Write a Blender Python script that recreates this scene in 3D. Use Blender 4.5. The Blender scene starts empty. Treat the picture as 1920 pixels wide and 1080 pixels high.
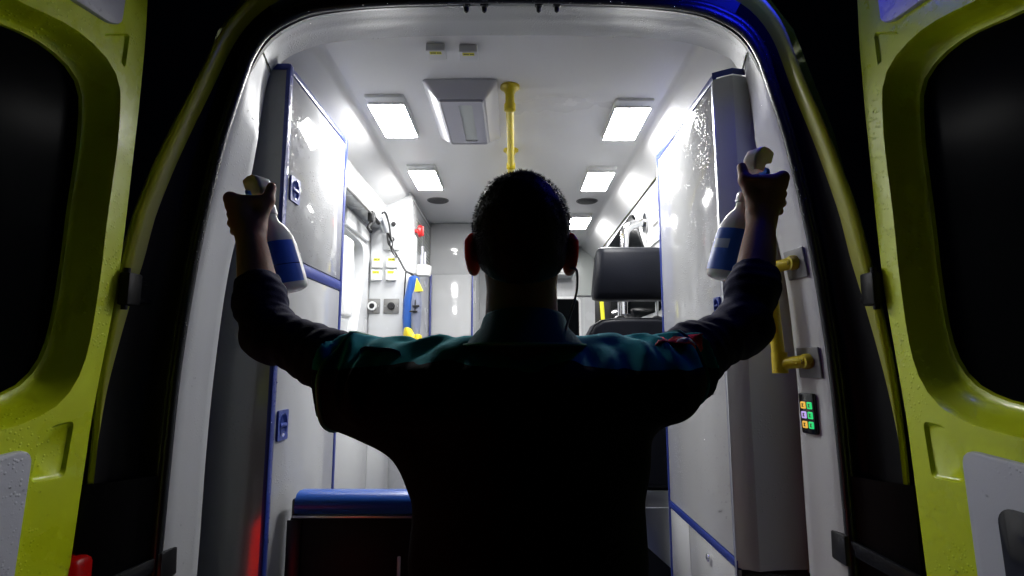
import bpy, bmesh, math, random
import numpy as np
from mathutils import Vector, Matrix
from mathutils.bvhtree import BVHTree
from mathutils.geometry import tessellate_polygon

random.seed(7); np.random.seed(7)
S = bpy.context.scene
COL = S.collection
PI = math.pi

# ------------------------------------------------------------------ camera
cd = bpy.data.cameras.new('camera'); cam = bpy.data.objects.new('camera', cd); COL.objects.link(cam)
cam.location = (0, 0, 1.55)
cam.rotation_euler = (math.radians(90 + 7.6), 0, math.atan(4 / 1048))
cd.sensor_width = 36; cd.lens = 36 * 1048 / 1920; cd.clip_end = 500; cd.clip_start = 0.02
S.camera = cam

# ------------------------------------------------------------------ night sky, exposure
w = bpy.data.worlds.new('World'); S.world = w; w.use_nodes = True
bg = w.node_tree.nodes['Background']
bg.inputs[0].default_value = (0.10, 0.16, 0.36, 1); bg.inputs[1].default_value = 0.0012
vs = S.view_settings
vs.view_transform = 'Standard'; vs.look = 'None'; vs.gamma = 1; vs.exposure = 0.3; vs.use_curve_mapping = False
S.render.engine = 'CYCLES'
S.cycles.use_denoising = True
S.cycles.max_bounces = 8; S.cycles.diffuse_bounces = 5; S.cycles.glossy_bounces = 5
S.cycles.sample_clamp_indirect = 6
LAMP = 78.0          # the lit ceiling lamps of the vehicle
BEACON = 15.0       # the blue beacon on the roof corner

# ------------------------------------------------------------------ materials
def mat(name, col, rough=0.5, metal=0.0, bump=0.0, bscale=60, var=0.0, vscale=8, emit=None, estr=0, sss=0, coat=0, spec=None,
        wet=0.0, rvar=0.0, trans=0.0):
    m = bpy.data.materials.new(name); m.use_nodes = True
    nt = m.node_tree; N = nt.nodes; L = nt.links
    b = N['Principled BSDF']
    b.inputs['Base Color'].default_value = (*col, 1); b.inputs['Roughness'].default_value = rough
    b.inputs['Metallic'].default_value = metal
    if spec is not None: b.inputs['Specular IOR Level'].default_value = spec
    if coat: b.inputs['Coat Weight'].default_value = coat; b.inputs['Coat Roughness'].default_value = 0.06
    if sss:
        b.inputs['Subsurface Weight'].default_value = sss
        b.inputs['Subsurface Radius'].default_value = (1, 0.2, 0.1); b.inputs['Subsurface Scale'].default_value = 0.02
    if emit: b.inputs['Emission Color'].default_value = (*emit, 1); b.inputs['Emission Strength'].default_value = estr
    if trans: b.inputs['Transmission Weight'].default_value = trans
    tc = N.new('ShaderNodeTexCoord')
    if var or rvar:
        n = N.new('ShaderNodeTexNoise'); n.inputs['Scale'].default_value = vscale; n.inputs['Detail'].default_value = 6
        L.new(tc.outputs['Object'], n.inputs['Vector'])
        if var:
            mx = N.new('ShaderNodeMix'); mx.data_type = 'RGBA'
            mx.inputs['A'].default_value = (*[c * (1 - var) for c in col], 1)
            mx.inputs['B'].default_value = (*[min(1, c * (1 + var)) for c in col], 1)
            L.new(n.outputs['Fac'], mx.inputs['Factor']); L.new(mx.outputs['Result'], b.inputs['Base Color'])
        if rvar:
            mr = N.new('ShaderNodeMapRange'); mr.inputs['From Min'].default_value = 0.3; mr.inputs['From Max'].default_value = 0.7
            mr.inputs['To Min'].default_value = max(0.02, rough - rvar); mr.inputs['To Max'].default_value = rough + rvar
            L.new(n.outputs['Fac'], mr.inputs['Value']); L.new(mr.outputs['Result'], b.inputs['Roughness'])
    if bump or wet:
        bp = N.new('ShaderNodeBump'); bp.inputs['Distance'].default_value = 0.002; bp.inputs['Strength'].default_value = bump
        n2 = N.new('ShaderNodeTexNoise'); n2.inputs['Scale'].default_value = bscale; n2.inputs['Detail'].default_value = 5
        L.new(tc.outputs['Object'], n2.inputs['Vector']); L.new(n2.outputs['Fac'], bp.inputs['Height'])
        last = bp
        if wet:
            # small beads of rain: round cells of a voronoi, kept only where a broad noise says so
            vo = N.new('ShaderNodeTexVoronoi'); vo.inputs['Scale'].default_value = 105; vo.inputs['Randomness'].default_value = 1
            L.new(tc.outputs['Object'], vo.inputs['Vector'])
            mr = N.new('ShaderNodeMapRange'); mr.interpolation_type = 'SMOOTHSTEP'
            mr.inputs['From Min'].default_value = 0.34; mr.inputs['From Max'].default_value = 0.12
            L.new(vo.outputs['Distance'], mr.inputs['Value'])
            n3 = N.new('ShaderNodeTexNoise'); n3.inputs['Scale'].default_value = 6; n3.inputs['Detail'].default_value = 4
            L.new(tc.outputs['Object'], n3.inputs['Vector'])
            m3 = N.new('ShaderNodeMapRange'); m3.inputs['From Min'].default_value = 0.48; m3.inputs['From Max'].default_value = 0.62
            L.new(n3.outputs['Fac'], m3.inputs['Value'])
            mu = N.new('ShaderNodeMath'); mu.operation = 'MULTIPLY'
            L.new(mr.outputs['Result'], mu.inputs[0]); L.new(m3.outputs['Result'], mu.inputs[1])
            b2 = N.new('ShaderNodeBump'); b2.inputs['Distance'].default_value = 0.002; b2.inputs['Strength'].default_value = wet
            L.new(mu.outputs[0], b2.inputs['Height']); L.new(bp.outputs['Normal'], b2.inputs['Normal']); last = b2
        L.new(last.outputs['Normal'], b.inputs['Normal'])
    return m

M = {}
M['liner'] = mat('liner_white', (0.58, 0.59, 0.60), 0.5, bump=0.06, bscale=240, var=0.03, rvar=0.08, wet=0.15)
M['hliner'] = mat('header_liner_shaded', (0.42, 0.43, 0.44), 0.45, bump=0.25, bscale=160, var=0.04, wet=0.5)  # darker copy of the liner, the shade on its downward slope put into colour
M['ceil'] = mat('ceiling_white', (0.78, 0.78, 0.78), 0.3, bump=0.04, bscale=30, var=0.02, vscale=2, rvar=0.03, wet=0.2)
M['wall'] = mat('wall_white', (0.50, 0.51, 0.52), 0.25, bump=0.03, bscale=40, var=0.03, vscale=4, rvar=0.06)
M['lam'] = mat('white_laminate', (0.48, 0.485, 0.49), 0.08, bump=0.035, bscale=14, var=0.03, vscale=5, rvar=0.04, wet=0.30)
M['lam_wet'] = mat('wet_white_laminate', (0.42, 0.425, 0.43), 0.07, bump=0.03, bscale=14, var=0.03, vscale=5, rvar=0.05, wet=0.5)
M['endp'] = mat('grey_white_end_panel', (0.26, 0.27, 0.25), 0.10, bump=0.03, bscale=12, wet=0.3, coat=1.0)
M['blue'] = mat('blue_trim', (0.018, 0.035, 0.22), 0.3, bump=0.05, bscale=90, wet=0.6)
M['bluepl'] = mat('blue_latch_plastic', (0.02, 0.045, 0.25), 0.3, wet=0.5)
M['alu'] = mat('aluminium_profile', (0.62, 0.63, 0.65), 0.3, metal=0.85, bump=0.04, bscale=200)
M['grey'] = mat('grey_panel', (0.50, 0.53, 0.51), 0.35, bump=0.05, bscale=80, wet=0.5)
M['doorpanel'] = mat('grey_door_panel', (0.42, 0.43, 0.48), 0.42, bump=0.08, bscale=300, var=0.05, wet=0.5)
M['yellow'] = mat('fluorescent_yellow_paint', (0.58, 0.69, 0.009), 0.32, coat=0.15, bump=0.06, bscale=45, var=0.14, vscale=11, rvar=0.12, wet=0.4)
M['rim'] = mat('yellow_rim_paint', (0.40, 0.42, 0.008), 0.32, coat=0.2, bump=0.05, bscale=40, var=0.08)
M['channel'] = mat('black_shade_and_trim', (0.006, 0.006, 0.007), 0.5, bump=0.1, bscale=80, spec=0.2)  # black stands for shade on the unlit yellow channel; hinges and cover share it
M['header'] = mat('teal_grey_header', (0.10, 0.135, 0.15), 0.35, bump=0.05)
M['rubber'] = mat('black_rubber', (0.016, 0.017, 0.02), 0.28, bump=0.5, bscale=150, wet=1.0)
M['black'] = mat('black_plastic', (0.012, 0.012, 0.013), 0.35, bump=0.1, bscale=120)
M['blackgloss'] = mat('black_gloss', (0.008, 0.008, 0.009), 0.12, bump=0.05, bscale=6)
M['ramppanel'] = mat('black_ramp_panel', (0.008, 0.009, 0.010), 0.42, spec=0.12, bump=0.05, bscale=5)
M['plate'] = mat('grey_mount_plate', (0.20, 0.20, 0.20), 0.45, metal=0.2, bump=0.1, bscale=90)
M['glass'] = mat('dark_window_glass', (0.002, 0.0025, 0.003), 0.2, spec=0.004)
M['frost'] = mat('frosted_pane', (0.40, 0.41, 0.42), 0.3)
M['vinyl'] = mat('black_vinyl', (0.007, 0.008, 0.012), 0.42, bump=0.25, bscale=260, var=0.15, spec=0.12)
M['bluevinyl'] = mat('blue_vinyl', (0.012, 0.075, 0.36), 0.3, bump=0.2, bscale=220, var=0.1)
M['chrome'] = mat('chrome', (0.85, 0.85, 0.86), 0.12, metal=1.0)
M['steel'] = mat('brushed_steel', (0.42, 0.43, 0.45), 0.32, metal=1.0, bump=0.06, bscale=50)
M['yrail'] = mat('yellow_rail', (0.64, 0.50, 0.004), 0.38, coat=0.1, bump=0.08, bscale=60, wet=0.8)
M['boxwhite'] = mat('white_box_plastic', (0.72, 0.73, 0.72), 0.35)
M['ylabel'] = mat('yellow_label', (0.75, 0.72, 0.03), 0.5)
M['ink'] = mat('dark_ink', (0.10, 0.10, 0.02), 0.6)
M['socket'] = mat('socket_plate', (0.17, 0.17, 0.165), 0.4, metal=0.3)
M['red'] = mat('red_plastic', (0.5, 0.02, 0.02), 0.3)
M['ventgrey'] = mat('vent_grey', (0.44, 0.44, 0.50), 0.4, bump=0.06, bscale=200)
M['ventside'] = mat('vent_housing', (0.56, 0.56, 0.60), 0.32)
M['mesh'] = mat('speaker_mesh', (0.035, 0.035, 0.04), 0.5, bump=0.6, bscale=500)
M['floor'] = mat('vehicle_floor', (0.03, 0.035, 0.07), 0.3, bump=0.3, bscale=300)
M['asphalt'] = mat('asphalt', (0.035, 0.035, 0.036), 0.45, bump=1.0, bscale=140, var=0.3, vscale=12, rvar=0.2)
M['lens'] = mat('lamp_lens', (0.8, 0.8, 0.8), 0.3, emit=(1.0, 0.995, 0.985), estr=LAMP)
M['beacon'] = mat('beacon_lens', (0.02, 0.03, 0.6), 0.2, emit=(0.012, 0.02, 1.0), estr=BEACON)
M['redlamp'] = mat('added_red_glow', (0.4, 0.01, 0.01), 0.2, emit=(1, 0.01, 0.005), estr=2.2)
M['tail'] = mat('tail_lens', (0.16, 0.002, 0.002), 0.15, emit=(1, 0.01, 0.008), estr=0.05, bump=0.8, bscale=90)
M['water'] = mat('water', (0.9, 0.9, 0.9), 0.03, spec=0.6, trans=1.0)
M['skin'] = mat('skin', (0.26, 0.145, 0.105), 0.55, spec=0.25, bump=0.25, bscale=160, var=0.1, vscale=25, sss=0.35)
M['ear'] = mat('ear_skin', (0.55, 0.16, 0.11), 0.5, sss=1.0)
M['hair'] = mat('dark_hair', (0.010, 0.009, 0.009), 0.55, spec=0.2, bump=0.6, bscale=300, var=0.4, vscale=60)
M['under'] = mat('navy_undershirt', (0.012, 0.013, 0.045), 0.85, spec=0.08, bump=0.5, bscale=420, var=0.25, vscale=30)
M['trouser'] = mat('dark_trousers', (0.008, 0.012, 0.012), 0.85, spec=0.08, bump=0.4, bscale=300)
M['shoe'] = mat('black_leather', (0.012, 0.012, 0.012), 0.4, bump=0.2, bscale=120)
M['collar'] = mat('teal_collar', (0.005, 0.09, 0.115), 0.85, spec=0.06, bump=0.5, bscale=500)
M['trimgreen'] = mat('green_piping', (0.03, 0.30, 0.17), 0.6)
M['patch'] = mat('red_patch', (0.85, 0.05, 0.08), 0.7, bump=0.6, bscale=500, var=0.15, vscale=120)
M['emblem'] = mat('pale_emblem', (0.55, 0.52, 0.75), 0.7, bump=0.6, bscale=500)
M['hdpe'] = mat('white_bottle_plastic', (0.72, 0.73, 0.72), 0.32, sss=0.15, bump=0.04, bscale=60)
M['blabel'] = mat('blue_bottle_label', (0.02, 0.12, 0.62), 0.35, var=0.15, vscale=30)
M['lablabel'] = mat('pale_label_print', (0.35, 0.45, 0.68), 0.35)
M['cable'] = mat('grey_cable', (0.18, 0.19, 0.2), 0.4)
M['devgrey'] = mat('device_grey', (0.20, 0.22, 0.30), 0.4)
M['devblue'] = mat('device_blue', (0.015, 0.085, 0.36), 0.35)
M['devyellow'] = mat('device_yellow', (0.75, 0.60, 0.02), 0.35)
for nm, c in (('amber', (1, .55, .08)), ('violet', (.62, .45, 1)), ('green', (.03, .8, .22))):
    M['key_' + nm] = mat('lit_key_' + nm, [x * .3 for x in c], 0.3, emit=c, estr=0.62)

# shirt: dark cloth with a teal yoke cut to the lit shoulder tops, shade below painted dark, and a teal sleeve hem
def shirt_mat():
    m = bpy.data.materials.new('uniform_shirt'); m.use_nodes = True
    nt = m.node_tree; N = nt.nodes; L = nt.links; b = N['Principled BSDF']; b.inputs['Roughness'].default_value = 0.85; b.inputs['Specular IOR Level'].default_value = 0.06
    tc = N.new('ShaderNodeTexCoord'); sp = N.new('ShaderNodeSeparateXYZ'); L.new(tc.outputs['Object'], sp.inputs[0])
    gt = N.new('ShaderNodeMath'); gt.operation = 'GREATER_THAN'; gt.inputs[1].default_value = 1.570
    nw = N.new('ShaderNodeTexNoise'); nw.inputs['Scale'].default_value = 9; L.new(tc.outputs['Object'], nw.inputs[0])
    ma = N.new('ShaderNodeMath'); ma.operation = 'MULTIPLY_ADD'; ma.inputs[1].default_value = 0.05
    L.new(nw.outputs['Fac'], ma.inputs[0]); L.new(sp.outputs['Z'], ma.inputs[2]); L.new(ma.outputs[0], gt.inputs[0])
    n = N.new('ShaderNodeTexNoise'); n.inputs['Scale'].default_value = 40; L.new(tc.outputs['Object'], n.inputs[0])
    mx = N.new('ShaderNodeMix'); mx.data_type = 'RGBA'
    mx.inputs['A'].default_value = (0.006, 0.008, 0.012, 1); mx.inputs['B'].default_value = (0.009, 0.29, 0.35, 1)
    L.new(gt.outputs[0], mx.inputs['Factor']); L.new(mx.outputs['Result'], b.inputs['Base Color'])
    bp = N.new('ShaderNodeBump'); bp.inputs['Strength'].default_value = 0.5; bp.inputs['Distance'].default_value = 0.001
    n2 = N.new('ShaderNodeTexNoise'); n2.inputs['Scale'].default_value = 500; L.new(tc.outputs['Object'], n2.inputs[0])
    L.new(n2.outputs['Fac'], bp.inputs['Height']); L.new(bp.outputs['Normal'], b.inputs['Normal'])
    return m
M['shirt'] = shirt_mat()

# ------------------------------------------------------------------ helpers
ORG = {}
def finish(me, m, smooth=True, angle=38):
    for mm in (m if isinstance(m, (list, tuple)) else [m]): me.materials.append(mm)
    if smooth and len(me.polygons):
        me.polygons.foreach_set('use_smooth', [True] * len(me.polygons))
        me.set_sharp_from_angle(angle=math.radians(angle))
def obj(name, bm, m, parent=None, loc=None, smooth=True, angle=38, label=None):
    """one mesh object; coordinates in bm are world metres (minus loc when given)"""
    me = bpy.data.meshes.new(name)
    if parent is not None: org = ORG[parent]
    elif loc is not None: org = Vector(loc)
    else: org = Vector((0, 0, 0))
    bmesh.ops.recalc_face_normals(bm, faces=bm.faces)
    if org.length > 0: bmesh.ops.translate(bm, verts=bm.verts, vec=-org)
    bm.to_mesh(me); bm.free(); finish(me, m, smooth, angle)
    o = bpy.data.objects.new(name, me); COL.objects.link(o)
    if parent is not None: o.parent = parent
    else: o.location = org
    ORG[o] = org
    if label: o['label'] = label
    return o
def tag(o, label, cat, group=None, kind=None):
    if label: o['label'] = label
    if cat: o['category'] = cat
    if group: o['group'] = group
    if kind: o['kind'] = kind
    return o
def thing(name, loc, label, cat, group=None):
    o = bpy.data.objects.new(name, None); COL.objects.link(o); o.location = loc; o.empty_display_size = 0.1
    ORG[o] = Vector(loc); return tag(o, label, cat, group)
def dup(root, delta, label=None):
    r = root.copy(); COL.objects.link(r); r.location = Vector(root.location) + Vector(delta)
    if label: r['label'] = label
    for ch in list(root.children):
        c = ch.copy(); COL.objects.link(c); c.parent = r
        for g in list(ch.children):
            d = g.copy(); COL.objects.link(d); d.parent = c
    return r

def box(bm, x0, x1, y0, y1, z0, z1, bev=0.0, seg=2, T=None):
    P = [(x, y, z) for x in (x0, x1) for y in (y0, y1) for z in (z0, z1)]
    t = bmesh.new()
    v = [t.verts.new(p) for p in P]
    for f in ((0, 1, 3, 2), (4, 6, 7, 5), (0, 4, 5, 1), (2, 3, 7, 6), (0, 2, 6, 4), (1, 5, 7, 3)): t.faces.new([v[i] for i in f])
    bmesh.ops.recalc_face_normals(t, faces=t.faces)
    if bev: bmesh.ops.bevel(t, geom=t.edges[:], offset=bev, segments=seg, affect='EDGES', profile=0.5)
    merge(bm, t, T)
def merge(bm, t, T=None):
    if T is not None: bmesh.ops.transform(t, matrix=T, verts=t.verts)
    mp = {}
    for v in t.verts: mp[v] = bm.verts.new(v.co)
    for f in t.faces:
        try: bm.faces.new([mp[v] for v in f.verts])
        except ValueError: pass
    t.free()
def bx(*a, **k):
    bm = bmesh.new(); box(bm, *a, **k); return bm
def loft(bm, rows, close_row=False, caps=False):
    R = [[bm.verts.new(p) for p in r] for r in rows]
    for a, b in zip(R, R[1:]):
        n = len(a)
        for i in range(n if close_row else n - 1):
            j = (i + 1) % n
            try: bm.faces.new((a[i], a[j], b[j], b[i]))
            except ValueError: pass
    if caps and close_row:
        bm.faces.new(R[0]); bm.faces.new(R[-1])
    return R
def tube(bm, pts, r, n=10, caps=True, rs=None):
    pts = [Vector(p) for p in pts]; rows = []
    t0 = (pts[1] - pts[0]).normalized()
    up = Vector((0, 0, 1)) if abs(t0.z) < 0.9 else Vector((1, 0, 0))
    u = t0.cross(up).normalized()
    for i, p in enumerate(pts):
        a = pts[max(0, i - 1)]; b = pts[min(len(pts) - 1, i + 1)]
        t = (b - a).normalized(); u = (u - t * u.dot(t)).normalized(); v = t.cross(u)
        rr = rs[i] if rs else r
        rows.append([p + (u * math.cos(k * 2 * PI / n) + v * math.sin(k * 2 * PI / n)) * rr for k in range(n)])
    loft(bm, rows, True, caps)
def lathe(bm, prof, o, axis, n=24):
    """prof: (radius, height along axis)"""
    a = Vector(axis).normalized(); u = a.orthogonal().normalized(); v = a.cross(u); o = Vector(o)
    rows = [[o + a * h + (u * math.cos(k * 2 * PI / n) + v * math.sin(k * 2 * PI / n)) * max(r, 1e-4) for k in range(n)] for r, h in prof]
    loft(bm, rows, True, True)
def catmull(P, n):
    """smooth polyline through P, resampled to n points by arc length"""
    P = [np.array(p, float) for p in P]
    Q = []
    for i in range(len(P) - 1):
        p0 = P[max(0, i - 1)]; p1 = P[i]; p2 = P[i + 1]; p3 = P[min(len(P) - 1, i + 2)]
        for t in np.linspace(0, 1, 12, endpoint=False):
            Q.append(0.5 * ((2 * p1) + (-p0 + p2) * t + (2 * p0 - 5 * p1 + 4 * p2 - p3) * t * t + (-p0 + 3 * p1 - 3 * p2 + p3) * t ** 3))
    Q.append(P[-1]); Q = np.array(Q)
    if n is None: return Q
    d = np.concatenate([[0], np.cumsum(np.linalg.norm(np.diff(Q, axis=0), axis=1))])
    s = np.linspace(0, d[-1], n)
    return np.stack([np.interp(s, d, Q[:, k]) for k in range(Q.shape[1])], 1)
def rrect(x0, x1, y0, y1, r, n=6):
    rx = r if not isinstance(r, tuple) else r[0]; ry = r if not isinstance(r, tuple) else r[1]
    out = []
    for cx, cy, a in ((x1 - rx, y1 - ry, 0), (x0 + rx, y1 - ry, 90), (x0 + rx, y0 + ry, 180), (x1 - rx, y0 + ry, 270)):
        for k in range(n + 1):
            t = math.radians(a + 90 * k / n); out.append((cx + rx * math.cos(t), cy + ry * math.sin(t)))
    return out
def round_poly(P, r, n=4):
    out = []
    for i in range(len(P)):
        p = Vector(P[i]); a = Vector(P[i - 1]) - p; b = Vector(P[(i + 1) % len(P)]) - p
        rr = min(r, a.length * .45, b.length * .45)
        p0 = p + a.normalized() * rr; p2 = p + b.normalized() * rr
        for k in range(n + 1):
            t = k / n; q = p0 * (1 - t) ** 2 + p * 2 * t * (1 - t) + p2 * t * t; out.append((q.x, q.y))
    return out
def holed(bm, outer, holes, f):
    """flat sheet with holes; f maps (u,v,w) to world"""
    loops = [outer] + holes
    V = [Vector((p[0], p[1], 0)) for l in loops for p in l]
    tris = tessellate_polygon([[Vector((p[0], p[1], 0)) for p in l] for l in loops])
    vs_ = [bm.verts.new(f(p.x, p.y, 0)) for p in V]
    for t in tris:
        try: bm.faces.new([vs_[i] for i in t])
        except ValueError: pass
def prism(bm, outline, f, w0, w1, bev=0.0):
    """outline extruded from w0 to w1 (w1 the visible side), with a small edge bevel"""
    c = np.mean(np.array(outline), axis=0)
    def ins(d):
        out = []
        n = len(outline)
        for i in range(n):
            a = Vector(outline[i - 1]); p = Vector(outline[i]); b = Vector(outline[(i + 1) % n])
            e = (b - a)
            if e.length < 1e-9: out.append(tuple(p)); continue
            nn = Vector((e.y, -e.x)).normalized()
            if nn.dot(p - Vector(c)) < 0: nn = -nn
            out.append((p.x - nn.x * d, p.y - nn.y * d))
        return out
    rows = [[f(u, v, w0) for u, v in outline]]
    if bev:
        s = 1 if w1 > w0 else -1
        rows.append([f(u, v, w1 - s * bev) for u, v in outline])
        rows.append([f(u, v, w1 - s * bev * .3) for u, v in ins(bev * .3)])
        rows.append([f(u, v, w1) for u, v in ins(bev)])
    else: rows.append([f(u, v, w1) for u, v in outline])
    loft(bm, rows, True, True)
def plate(outline, f, w0, w1, bev=0.0):
    bm = bmesh.new(); prism(bm, outline, f, w0, w1, bev); return bm
fX = lambda x0, s=1: (lambda u, v, w_: Vector((x0 + s * w_, u, v)))      # u = Y, v = Z, w along +-X
fY = lambda y0, s=1: (lambda u, v, w_: Vector((u, y0 + s * w_, v)))      # u = X, v = Z
fZ = lambda z0, s=1: (lambda u, v, w_: Vector((u, v, z0 + s * w_)))      # u = X, v = Y

def drops(name, parent, spots, m='water'):
    """small beads of rain on a surface: (point, normal, radius)"""
    bm = bmesh.new()
    for p, n, r in spots:
        p = Vector(p); n = Vector(n).normalized(); u = n.orthogonal().normalized(); v = n.cross(u)
        st = random.uniform(1, 1.5); rows = []
        for h, k in ((-.02, 1.0), (.35, .82), (.55, .4)):
            rows.append([p + n * h * r + (u * math.cos(a * PI / 3) + v * math.sin(a * PI / 3)) * r * k for a in range(6)])
        R = loft(bm, rows, True, False); bm.faces.new(R[-1])
    o = obj(name, bm, M[m], parent, angle=80); o['kind'] = 'stuff'; return o

# ------------------------------------------------------------------ ground
bm = bmesh.new(); holed(bm, [(-60, -60), (60, -60), (60, 60), (-60, 60)], [], fZ(0))
g = obj('ground', bm, M['asphalt']); tag(g, 'dark wet asphalt under the ambulance', None, kind='structure')

# ================================================================== AMBULANCE
XC = -0.024
amb = thing('ambulance', (XC, 3.3, 0), 'yellow ambulance seen through its open rear doors at night, white lit interior', 'ambulance')

# rear opening: outer loop (at the seal) and inner loop (where the liner meets the interior)
outerL = [(-.83, .60), (-.822, .85), (-.816, 1.063), (-.811, 1.32), (-.803, 1.55), (-.780, 1.812), (-.744, 2.06), (-.712, 2.21), (-.680, 2.325),
          (-.640, 2.395), (-.58, 2.438), (-.511, 2.463), (-.37, 2.479), (-.19, 2.486), (XC, 2.489)]
innerL = [(-.862, .60), (-.862, .85), (-.861, 1.063), (-.860, 1.32), (-.852, 1.55), (-.832, 1.812), (-.790, 2.06), (-.770, 2.22), (-.752, 2.39),
          (-.728, 2.450), (-.675, 2.493), (-.57, 2.528), (-.42, 2.544), (-.21, 2.550), (XC, 2.551)]
mir = lambda L: [(2 * XC - x, z) for x, z in reversed(L[:-1])]
outer = outerL + mir(outerL); inner = innerL + mir(innerL)
inner = [(x if x < XC else min(x, .800 if z < 1.6 else x + .004), z) for x, z in inner]
OC = catmull([(x, z) for x, z in outer], None); IC = catmull([(x, z) for x, z in inner], None)
NL = len(OC)
YM = 1.47
def liner_pt(i, t):
    """side liners face the rear a little up to a soft crease at YM, then run back to the cabinets"""
    o_, n_ = OC[i], IC[i]
    ws = min(1, max(0, (2.44 - n_[1]) / .22))
    cam_c = np.array([0, 1.55]); ms = cam_c + (n_ - cam_c) * (YM / 1.6); tm = (YM - 1.352) / .25
    m_ = (o_ * (1 - tm) + n_ * tm) * (1 - ws) + ms * ws
    if t < tm: k = t / tm; q = o_ * (1 - k) + m_ * k
    else: k = (t - tm) / (1 - tm); q = m_ * (1 - k) + n_ * k
    return np.array([q[0], 1.352 + .25 * t, q[1]])
def liner_rows(i0, i1):
    rows = []
    for t, b, dy, dz in ((0, .012, 0, 0), (.02, .006, 0, 0), (.05, .001, 0, 0), (.15, 0, 0, 0), (.30, .0, 0, 0), (.40, -.0005, 0, 0), (.47, -.003, 0, 0), (.56, -.001, 0, 0), (.7, 0, 0, 0), (.85, 0, 0, 0), (1, 0, 0, 0), (1.0, 0, .012, .004), (1, 0, .014, .016)):
        row = []
        for i in range(i0, i1):
            q = liner_pt(i, t); d = np.array([XC - q[0], 0, 1.55 - q[2]]); d /= np.linalg.norm(d)
            q = q - d * b; row.append((q[0], q[1] + dy, q[2] + dz))
        rows.append(row)
    return rows
k1 = 12 * 8 + 6                                            # where the header meets the side liners
for a, b, nm in ((0, k1, 'side_liner'), (k1 + 1, NL - k1 - 1, 'header_liner'), (NL - k1, NL, 'side_liner')):
    bm = bmesh.new(); loft(bm, liner_rows(a, b)); obj(nm, bm, M['liner' if nm == 'side_liner' else 'hliner'], amb, angle=60)
# dark joint behind the seams
for a in (k1 - 1, NL - k1 - 2):
    bm = bmesh.new(); rows = liner_rows(a, a + 3); rows = [[(x + (x - XC) * .006, y, z + .004) for x, y, z in r] for r in rows]
    loft(bm, rows); obj('liner_joint', bm, M['grey'], amb)
# rubber seal round the opening
bm = bmesh.new(); tube(bm, [(XC + (p[0] - XC) * 1.008, 1.352, p[1] + (.006 if p[1] > 2.3 else 0)) for p in OC[::2]], .0115, 10)
obj('door_seal', bm, M['rubber'], amb, angle=60)
bm = bmesh.new(); tube(bm, [(XC + (p[0] - XC) * 1.024, 1.352, p[1] + (.019 if p[1] > 2.3 else 0)) for p in OC[::2]], .0085, 8)
obj('seal_lip', bm, M['rubber'], amb, angle=60)
sd = []
for k in range(420):
    i = random.randrange(NL); p = OC[i]; nx = p[0] - XC; d = Vector((nx, 0, (p[1] - 1.9) if p[1] > 2.3 else 0)).normalized()
    f = random.choice((1.008, 1.024, 1.04, 1.055)); a = random.uniform(-.2, .5)
    sd.append(((XC + nx * f, 1.338 + random.uniform(0, .006), p[1] + random.uniform(-.01, .01)), (0, -1, .2), random.choice((.0012, .0016, .002, .003))))
for k in range(90):
    i = random.randrange(k1 + 2, NL - k1 - 2); p = IC[i]
    sd.append(((p[0], 1.600 + random.uniform(-.012, .008), p[1] - .001), (0, .2, -1), random.choice((.0014, .002, .003))))
for k in range(130):
    i = random.randrange(NL); q = liner_pt(i, random.uniform(.08, .42)); nx = np.sign(XC - q[0])
    sd.append((tuple(q), (nx, 0, -.2) if q[2] < 2.35 else (0, 0, -1), random.choice((.0014, .002, .0028))))
drops('seal_raindrops', amb, sd)

# rear frame around the opening: channel floor with its shade painted black, then the rounded yellow rim
rimL = [(-.918, .60), (-.918, 1.06), (-.914, 1.36), (-.914, 1.526), (-.887, 1.792), (-.842, 2.01), (-.770, 2.24), (-.715, 2.40), (-.63, 2.50), (-.50, 2.548), (-.30, 2.575), (XC, 2.585)]
rimR = [(.842, .60), (.842, 1.06), (.840, 1.39), (.826, 1.596), (.790, 1.85), (.748, 2.065), (.702, 2.245), (.665, 2.40), (.59, 2.50), (.46, 2.548), (.26, 2.575), (XC, 2.585)]
def rim_rows(rim, side):
    oc = OC if side < 0 else OC[::-1]
    half = oc[: NL // 2 + 1]; n = 90
    d = np.concatenate([[0], np.cumsum(np.linalg.norm(np.diff(half, axis=0), axis=1))]); s = np.linspace(0, d[-1], n)
    A = np.stack([np.interp(s, d, half[:, k]) for k in range(2)], 1)
    B = catmull(rim, n)
    rows = []
    for t, y in ((0.06, 1.366), (.2, 1.366), (.42, 1.362), (.60, 1.350), (.72, 1.336), (.89, 1.299), (.95, 1.276), (1.0, 1.258), (1.05, 1.255), (1.14, 1.266), (1.26, 1.30), (1.36, 1.36), (1.40, 1.5)):
        row = []
        for i in range(n):
            low = min(1, max(0, (1.80 - B[i][1]) / .42))
            te = t + (1 - t) * low if .8 < t < 1 else t; ye = y + (1.258 - y) * low if .8 < t < 1 else y
            q = A[i] * (1 - te) + B[i] * te
            if t > 1:
                dd = B[i] - A[i]; dd = dd / max(np.linalg.norm(dd), 1e-6); q = B[i] + dd * (t - 1) * .16
            lean = max(0, q[1] - 1.9) * .10
            row.append((q[0], ye + lean * (1 if t > .3 else t / .3), q[1]))
        rows.append(row)
    return rows, A, B
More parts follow.
